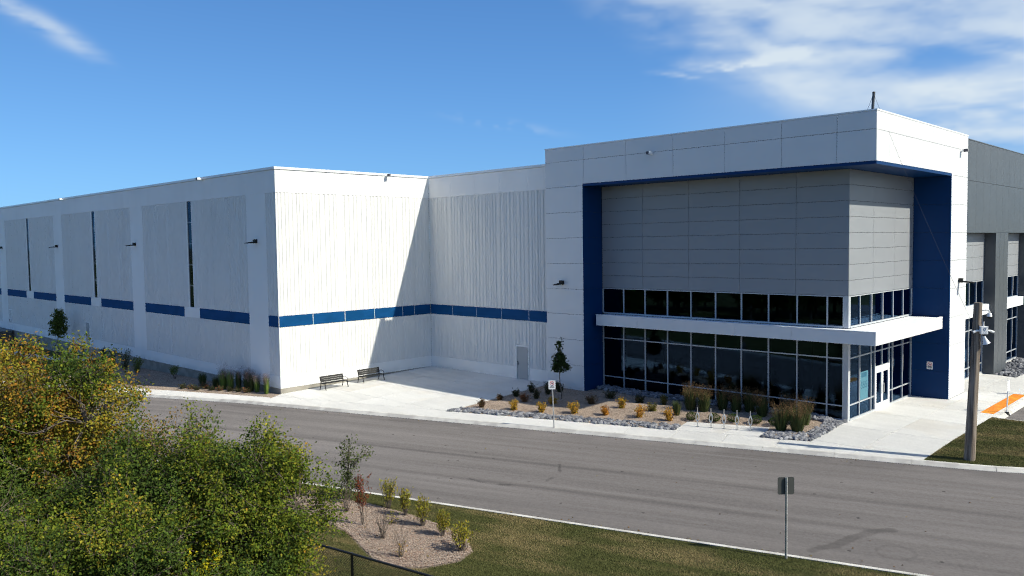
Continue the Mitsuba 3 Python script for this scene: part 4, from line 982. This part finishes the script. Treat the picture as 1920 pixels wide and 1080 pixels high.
GB = ([(.045, .07, .02), (.07, .09, .025), (.03, .045, .015), (.10, .085, .03)], [3, 2, 2, 1]); PL = ([(.16, .09, .04), (.11, .07, .035), (.18, .115, .055)], [1, 1, 1])
mg = [(23.75, 9.59, .55, 1.15, None, "upright bright green grass clump without plumes left of the bike stands"), (23.71, 11.0, .9, 1.75, PL, "brown-plumed grass clump first from the left against the glazing"), (24.48, 11.1, .9, 1.7, PL, "brown-plumed grass clump second from the left against the glazing"), (25.1, 11.97, .8, 1.6, PL, "brown-plumed grass clump third from the left against the glazing"),
      (25.89, 12.0, .8, 1.55, PL, "brown-plumed grass clump behind the third bike stand"), (26.45, 12.4, .8, 1.6, PL, "brown-plumed grass clump behind the fourth bike stand"), (27.44, 11.86, .9, 1.6, PL, "dark grass clump behind the fifth bike stand"), (28.89, 11.91, .9, 1.6, PL, "plumed grass clump behind the two big ones at the glazing"),
      (29.38, 9.97, 1.0, 1.6, PL, "big plumed grass clump left of the pair by the pavement stones"), (30.13, 10.15, 1.0, 1.65, PL, "big plumed grass clump right of the pair by the pavement stones"), (29.82, 11.6, .9, 1.6, PL, "plumed grass clump nearest the corner post of the glazing"), (22.9, 12.3, .7, 1.4, PL, "thin plumed grass clump at the left end of the row, half hidden")]
for i, (x, y, w, h, pl, lab) in enumerate(mg): grass_clump(lab, (x, y, bz(x, y) - .03), w, h * .86, 420, GB, pl, 300 + i, "tall grasses along the glazing")
GB2 = ([(.10, .17, .03), (.14, .20, .04), (.06, .10, .025)], [3, 2, 2]); PL2 = ([(.24, .17, .16), (.20, .14, .13)], [1, 1])
lz = lambda x, y: float(zg(x, y))
lg = [(-9.2, -.95, .9, 1.0, None, GB, "dark green rounded grass clump furthest left of the row at the long wall"), (-6.6, -1.2, .8, 1.0, None, GB, "short green grass clump second in the row at the long wall"), (-5.53, -1.2, .9, 1.7, PL2, GB2, "tall bright green plumed clump in the middle of the row at the long wall"), (-4.9, -1.0, .8, 1.6, PL2, GB2, "plumed grass clump next right of the tallest one at the long wall"), (-4.54, -.6, .6, 1.5, PL2, GB, "slim dark grass clump fourth from the corner end of the row"), (-3.6, -.5, .6, 1.6, PL2, GB, "slim dark grass clump third from the corner end of the row"), (-2.9, -.55, .7, 1.5, PL2, GB, "plumed grass clump second from the corner end of the row"), (-2.2, -.5, .6, 1.2, PL2, GB2, "small grass clump next to the one at the building corner"), (-1.04, -.45, .55, 1.35, PL2, GB2, "bright green grass clump at the very corner of the long wall")]
for i, (x, y, w, h, pl, cc, lab) in enumerate(lg): grass_clump(lab, (x, y, lz(x, y)), w, h, 330, cc, pl, 330 + i, "grasses along the long white wall", .8)
SR = ([(.24, .08, .05), (.12, .10, .04), (.06, .09, .03)], [2, 2, 2])
ls_ = [(-8.48, -2.75, SD, "small dark green plant alone at the left of the low row by the footway"), (-7.67, -2.5, SR, "reddish low plant second in the low row by the footway"), (-6.84, -2.5, SD, "dark green low plant third in the low row by the footway"), (-7.5, -1.72, SR, "red-leaved low plant behind the low row by the footway"), (-5.76, -1.93, SD, "low green plant in front of the tallest grass clump"), (-6.6, -1.9, SR, "bronze low plant between the grasses and the footway"), (-5.02, -1.72, SR, "bronze low plant right in front of the bright grasses"), (-4.12, -1.41, SD, "low dark plant fourth from the building corner"), (-3.36, -1.18, SD, "low dark plant third from the building corner"), (-2.65, -.98, SR, "low plant second from the building corner")]
for i, (x, y, s, lab) in enumerate(ls_): shrub("low_plant", lab, "plant", (x, y, lz(x, y) + .02), .75, .32, s, 260, .09, 360 + i, "low plants by the footway")
for i, (x, y, w, h, s, lab) in enumerate(((-27.6, -1.3, .8, 1.7, SD, "dark upright shrub furthest left beside the long wall"), (-25.6, -1.3, .9, 1.8, SD, "dark upright shrub second from left beside the long wall"), (-22.6, -1.4, 1.1, 1.9, ([(.08, .11, .025), (.05, .07, .02)], [1, 1]), "green upright shrub third from left beside the long wall"), (-19.8, -1.5, 1.1, 1.4, ([(.14, .18, .03), (.09, .12, .03)], [1, 1]), "yellow-green bush fourth from left beside the long wall"))):
    shrub("tall_shrub", lab, "shrub", (x, y, lz(x, y)), w, h, s, 700, .12, 380 + i, "upright shrubs beside the long wall", upright=.6)
shrub("standard_shrub", "small round green standard shrub on a thin stem beside the long wall", "shrub", (-13.5, -1.1, lz(-13.5, -1.1)), .85, 1.25, ([(.11, .16, .025), (.07, .11, .02)], [1, 1]), 500, .09, 390, leafy=(.5, 1.0), stems=10)
# near gravel bed
DW = ([(.30, .27, .035), (.21, .21, .035), (.33, .24, .04)], [3, 2, 1])
nb_ = [(23.21, -8.95, .65, 1.15, "furthest left of the five yellow-green twiggy shrubs along the gravel bed's rim"), (24.32, -9.05, .5, 1.1, "second from left of the five yellow-green twiggy shrubs along the gravel bed's rim"), (25.62, -9.31, .6, 1.1, "third from left of the five yellow-green twiggy shrubs along the gravel bed's rim"), (26.86, -9.48, .55, .95, "fourth from left of the five yellow-green twiggy shrubs along the gravel bed's rim"), (28.31, -9.92, .85, .95, "rightmost, broadest yellow-green twiggy shrub at the gravel bed's tip")]
for i, (x, y, w, h, lab) in enumerate(nb_): shrub("dogwood_shrub", lab, "shrub", (x, y, lz(x, y) + .03), w, h * .95, DW, 620, .085, 400 + i, "yellow-green shrubs on the gravel bed", leafy=(.35, 1.0), upright=.8, stems=26)
shrub("red_shrub", "tall upright shrub with dark red leaves on the gravel bed", "shrub", (23.89, -10.6, lz(23.9, -10.6) + .03), .6, 1.95, ([(.20, .05, .03), (.13, .05, .03), (.24, .09, .04)], [3, 2, 1]), 520, .085, 410, leafy=(.4, 1.0), upright=.7, stems=9)
shrub("bare_shrub", "leafless grey-brown twiggy shrub in the middle of the gravel bed", "shrub", (25.48, -10.9, lz(25.5, -10.9) + .03), .85, 1.25, SB, 30, .05, 411, stems=18)
shrub("bare_shrub", "nearly bare shrub with a few yellow leaves at the lower edge of the gravel bed", "shrub", (27.2, -11.5, lz(27.2, -11.5) + .03), .8, 1.35, SY, 50, .06, 412, leafy=(.05, .5), stems=12)
shrub("bare_shrub", "bare reddish twigs at the left end of the gravel bed by the thicket", "shrub", (22.3, -10.2, lz(22.3, -10.2) + .03), .8, 1.3, SB, 40, .05, 413, stems=16)
shrub("small_shrub", "small straggly yellowing plant in the gravel bed between red shrub and yellow-green ones", "shrub", (24.6, -9.85, lz(24.6, -9.85) + .03), .7, .5, DW, 60, .08, 414, stems=9)


# ------------------------------------------------------------------ lawn blades, stones, chips
def scatter(poly, n, r):
    x0, y0, x1, y1 = poly.bounds; import shapely
    out = np.zeros((0, 2))
    while len(out) < n:
        p = np.column_stack([r.uniform(x0, x1, n), r.uniform(y0, y1, n)]); out = np.vstack([out, p[shapely.contains_xy(poly, p[:, 0], p[:, 1])]])
    return out[:n]


def blades(key, label, poly, n, h, w, seed):
    r = np.random.default_rng(seed); p = scatter(poly, n, r); s = p @ np.array(RU); t = p @ np.array(RN)
    P3 = np.column_stack([p, 0 * s]); a = meshkit.fbm(P3 * .5 + 3, 4, 5); b = meshkit.fbm(np.column_stack([s * .22, t * 2.2, 0 * s]), 3, 9)
    v = np.clip((.5 * a + .5 * b - .45) / .18, 0, 1)[:, None] * r.uniform(.55, 1.1, (n, 1))
    col = (np.array([.086, .092, .030]) * (1 - v) + np.array([.25, .195, .095]) * v) * r.uniform(.88, 1.12, (n, 1))
    z = zg(p[:, 0], p[:, 1]) - .015; B = np.column_stack([p, z]); an = r.uniform(0, 2 * np.pi, n); sd = np.column_stack([np.cos(an), np.sin(an), 0 * an]) * w
    tip = B + np.column_stack([r.normal(0, .03, n), r.normal(0, .03, n), h * r.uniform(.5, 1.2, n)])
    part(None, key, MB().add(np.stack([B - sd, B + sd, tip], 1).reshape(-1, 3), np.arange(3 * n).reshape(-1, 3), np.repeat(col, 3, 0)), "blade", kind="stuff", label=label)


vis = Polygon([(18, -9.4), (41, -2.4), (44, -4), (40.5, -9.5), (35, -13.5), (30, -16.5), (25, -16), (18, -12)])
blades("grass", "short mown grass of the near lawn", vis.intersection(lawn_n.buffer(.05).difference(gravel_bed.buffer(-.04))), 330000, .06, .0075, 71)
blades("grass", "short mown grass round the wooden pole", lawn_r, 130000, .055, .009, 72)


def ico(sub=0):
    m = trimesh.creation.icosphere(subdivisions=sub); return np.array(m.vertices), np.array(m.faces)


IV, IF = ico(0)


def rocks(key_parent, label, poly, n, size, pal, seed, nind, zf, sep=.5):
    r = np.random.default_rng(seed); p = scatter(poly, n, r); order = np.argsort(np.linalg.norm(p - CAM[:2], axis=1)); stuff = MB()
    labels[key_parent] = {"label": label, "kind": "structure"}
    for c, i in enumerate(order):
        S = size * r.uniform(.55, 1.3) * np.array([1, r.uniform(.6, 1), r.uniform(.45, .8)]); A = np.linalg.qr(r.normal(0, 1, (3, 3)))[0]
        v = IV * r.uniform(.72, 1.15, (len(IV), 1)); v = (v * S) @ A.T * 1.0; v[:, 2] *= .8
        v = v + [p[i, 0], p[i, 1], zf(*p[i]) + size * .3]; col = np.array(pal[r.integers(len(pal))]) * r.uniform(.75, 1.25)
        if c < nind: part(key_parent, "rock", MB().add(v, IF, col), "rock")
        else: stuff.add(v, IF, col)
    if stuff.n: part(key_parent, "rock_fill", stuff, "rock", kind="stuff")


RP = [(.20, .205, .225), (.14, .147, .165), (.085, .09, .105), (.25, .25, .265), (.17, .172, .19)]
edge1 = Polygon([(12.74, 3.22), (25.15, 7.13), (24.95, 8.0), (21.8, 7.0), (18.4, 5.9), (14.3, 4.6), (12.8, 4.1)])
edge2 = Polygon([(29.18, 8.42), (31.25, 9.05), (31.02, 13.7), (30.35, 13.7), (30.5, 10.3), (29.0, 9.35)])
edge3 = Polygon([(15.7, 13.7), (15.7, 12.6), (19, 12.3), (23, 12.6), (30.4, 12.7), (30.4, 13.7)])
edge4 = Polygon([(32.75, 34.2), (34.05, 33.8), (34.1, 60), (32.1, 60), (32.1, 37.4), (32.75, 37.3)])
rocks("stone_border", "grey riprap stones along the bed edges", unary_union([edge1, edge2]), 1250, .15, RP, 81, 150, lambda x, y: float(zg(x, y)) - .02)
rocks("window_stones", "dark grey stones along the foot of the glazing", edge3, 900, .14, RP, 82, 0, lambda x, y: float(zg(x, y)) + .10)
rocks("wing_stones", "grey riprap stones at the foot of the dark wing", edge4, 900, .20, RP, 83, 60, lambda x, y: -.06)


def pebbles(key, label, poly, n, size, pal, seed, zf):
    r = np.random.default_rng(seed); p = scatter(poly, n, r)
    O = np.array([(1, 0, 0), (-.5, .87, 0), (-.5, -.87, 0), (0, 0, .8)], float); OF = np.array([(0, 1, 3), (1, 2, 3), (2, 0, 3)])
    a = r.uniform(0, 2 * np.pi, n); c, s = np.cos(a), np.sin(a); S = size * r.uniform(.4, 1.2, n); el = r.uniform(.5, 1, n)
    V = np.repeat(O[None], n, 0) * r.uniform(.7, 1.2, (n, 4, 1)); V[:, :, 1] *= el[:, None]
    x = V[:, :, 0] * c[:, None] - V[:, :, 1] * s[:, None]; y = V[:, :, 0] * s[:, None] + V[:, :, 1] * c[:, None]
    W = np.stack([p[:, :1] + x * S[:, None], p[:, 1:] + y * S[:, None], zf(p)[:, None] + V[:, :, 2] * S[:, None] * .6], -1)
    col = np.array(pal)[r.integers(0, len(pal), n)] * r.uniform(.7, 1.3, (n, 1))
    part(None, key, MB().add(W.reshape(-1, 3), (OF[None] + 4 * np.arange(n)[:, None, None]).reshape(-1, 3), np.repeat(col, 4, 0)), "rock", kind="stuff", label=label)


GP = [(.31, .235, .19), (.24, .185, .15), (.35, .29, .24), (.24, .155, .115), (.28, .23, .20)]
pebbles("gravel", "loose pinkish gravel on the near bed", gravel_bed.buffer(-.05), 24000, .032, GP, 91, lambda p: zg(p[:, 0], p[:, 1]) + .035)
MP = [(.34, .26, .20), (.28, .21, .16), (.38, .31, .25), (.22, .16, .12)]
import shapely
def mz(p): return zg(p[:, 0], p[:, 1]) - .02 + .16 * (1 - np.exp(-shapely.distance(bed_main.boundary, shapely.points(p)) / 1.0)) - .006
pebbles("mulch", "loose tan wood chips on the entrance bed", bed_main.buffer(-.1), 26000, .035, MP, 92, mz)

# woodland that the thicket belongs to, outside the frame to the left; the glazing mirrors it
r = np.random.default_rng(97); wm, wt_ = MB(), MB()
for i in range(46):
    c = np.array([r.uniform(-48, 22), r.uniform(-64, -40), 0]); c[2] = float(zg(c[0], c[1])); hh = r.uniform(7, 12)
    wt_.tube([c, c + [0, 0, hh * .7]], [.2, .08], 6, False)
    n = 900; d = unit(r.normal(0, 1, (n, 3))); pos = c + [0, 0, hh * .58] + d * np.array([hh * .30, hh * .30, hh * .42]) * r.uniform(.3, 1, (n, 1)) ** .5
    S = r.uniform(.35, .7, n); leafmesh(pos, r.normal(0, 1, (n, 3)), unit(r.normal(0, .7, (n, 3)) + [0, 0, .5]), S, S * .4, pick(*DKGREEN, n, r), wm, r)
part(None, "woodland", wm, "leaf", kind="stuff", label="dark woodland edge beyond the near lawn")
part("woodland", "trunks", wt_, "bark", kind="stuff")

# fallen leaves along the near kerb, on the gravel bed and in the far gutter
r = np.random.default_rng(101); fl = MB()
q = np.vstack([np.column_stack([(x := r.uniform(19, 40, 130)), YN(x) + np.abs(r.normal(0, .35, 130)) + .03]), np.column_stack([(x := r.uniform(2, 36, 150)), YF(x) - .2 - np.abs(r.normal(0, .25, 150))]), scatter(gravel_bed, 60, r), np.column_stack([(x := r.uniform(18, 40, 40)), r.uniform(0.02, .98, 40) * (YF(x) - YN(x)) + YN(x)])])
off = np.r_[np.full(280, -.138), np.full(60, .06), np.full(40, -.138)]
n = len(q); S = r.uniform(.04, .085, n)
leafmesh(np.column_stack([q, zg(q[:, 0], q[:, 1]) + off]), r.normal(0, 1, (n, 3)) * [1, 1, .1], np.tile([0, 0, 1.0], (n, 1)) + r.normal(0, .2, (n, 3)), S, S * .4, pick([(.16, .09, .03), (.22, .16, .05), (.08, .05, .03)], [1, 1, 1], n, r), fl, r)
part(None, "fallen_leaves", fl, "leaf", kind="stuff", label="dry leaves fallen along the kerbs and on the gravel bed")
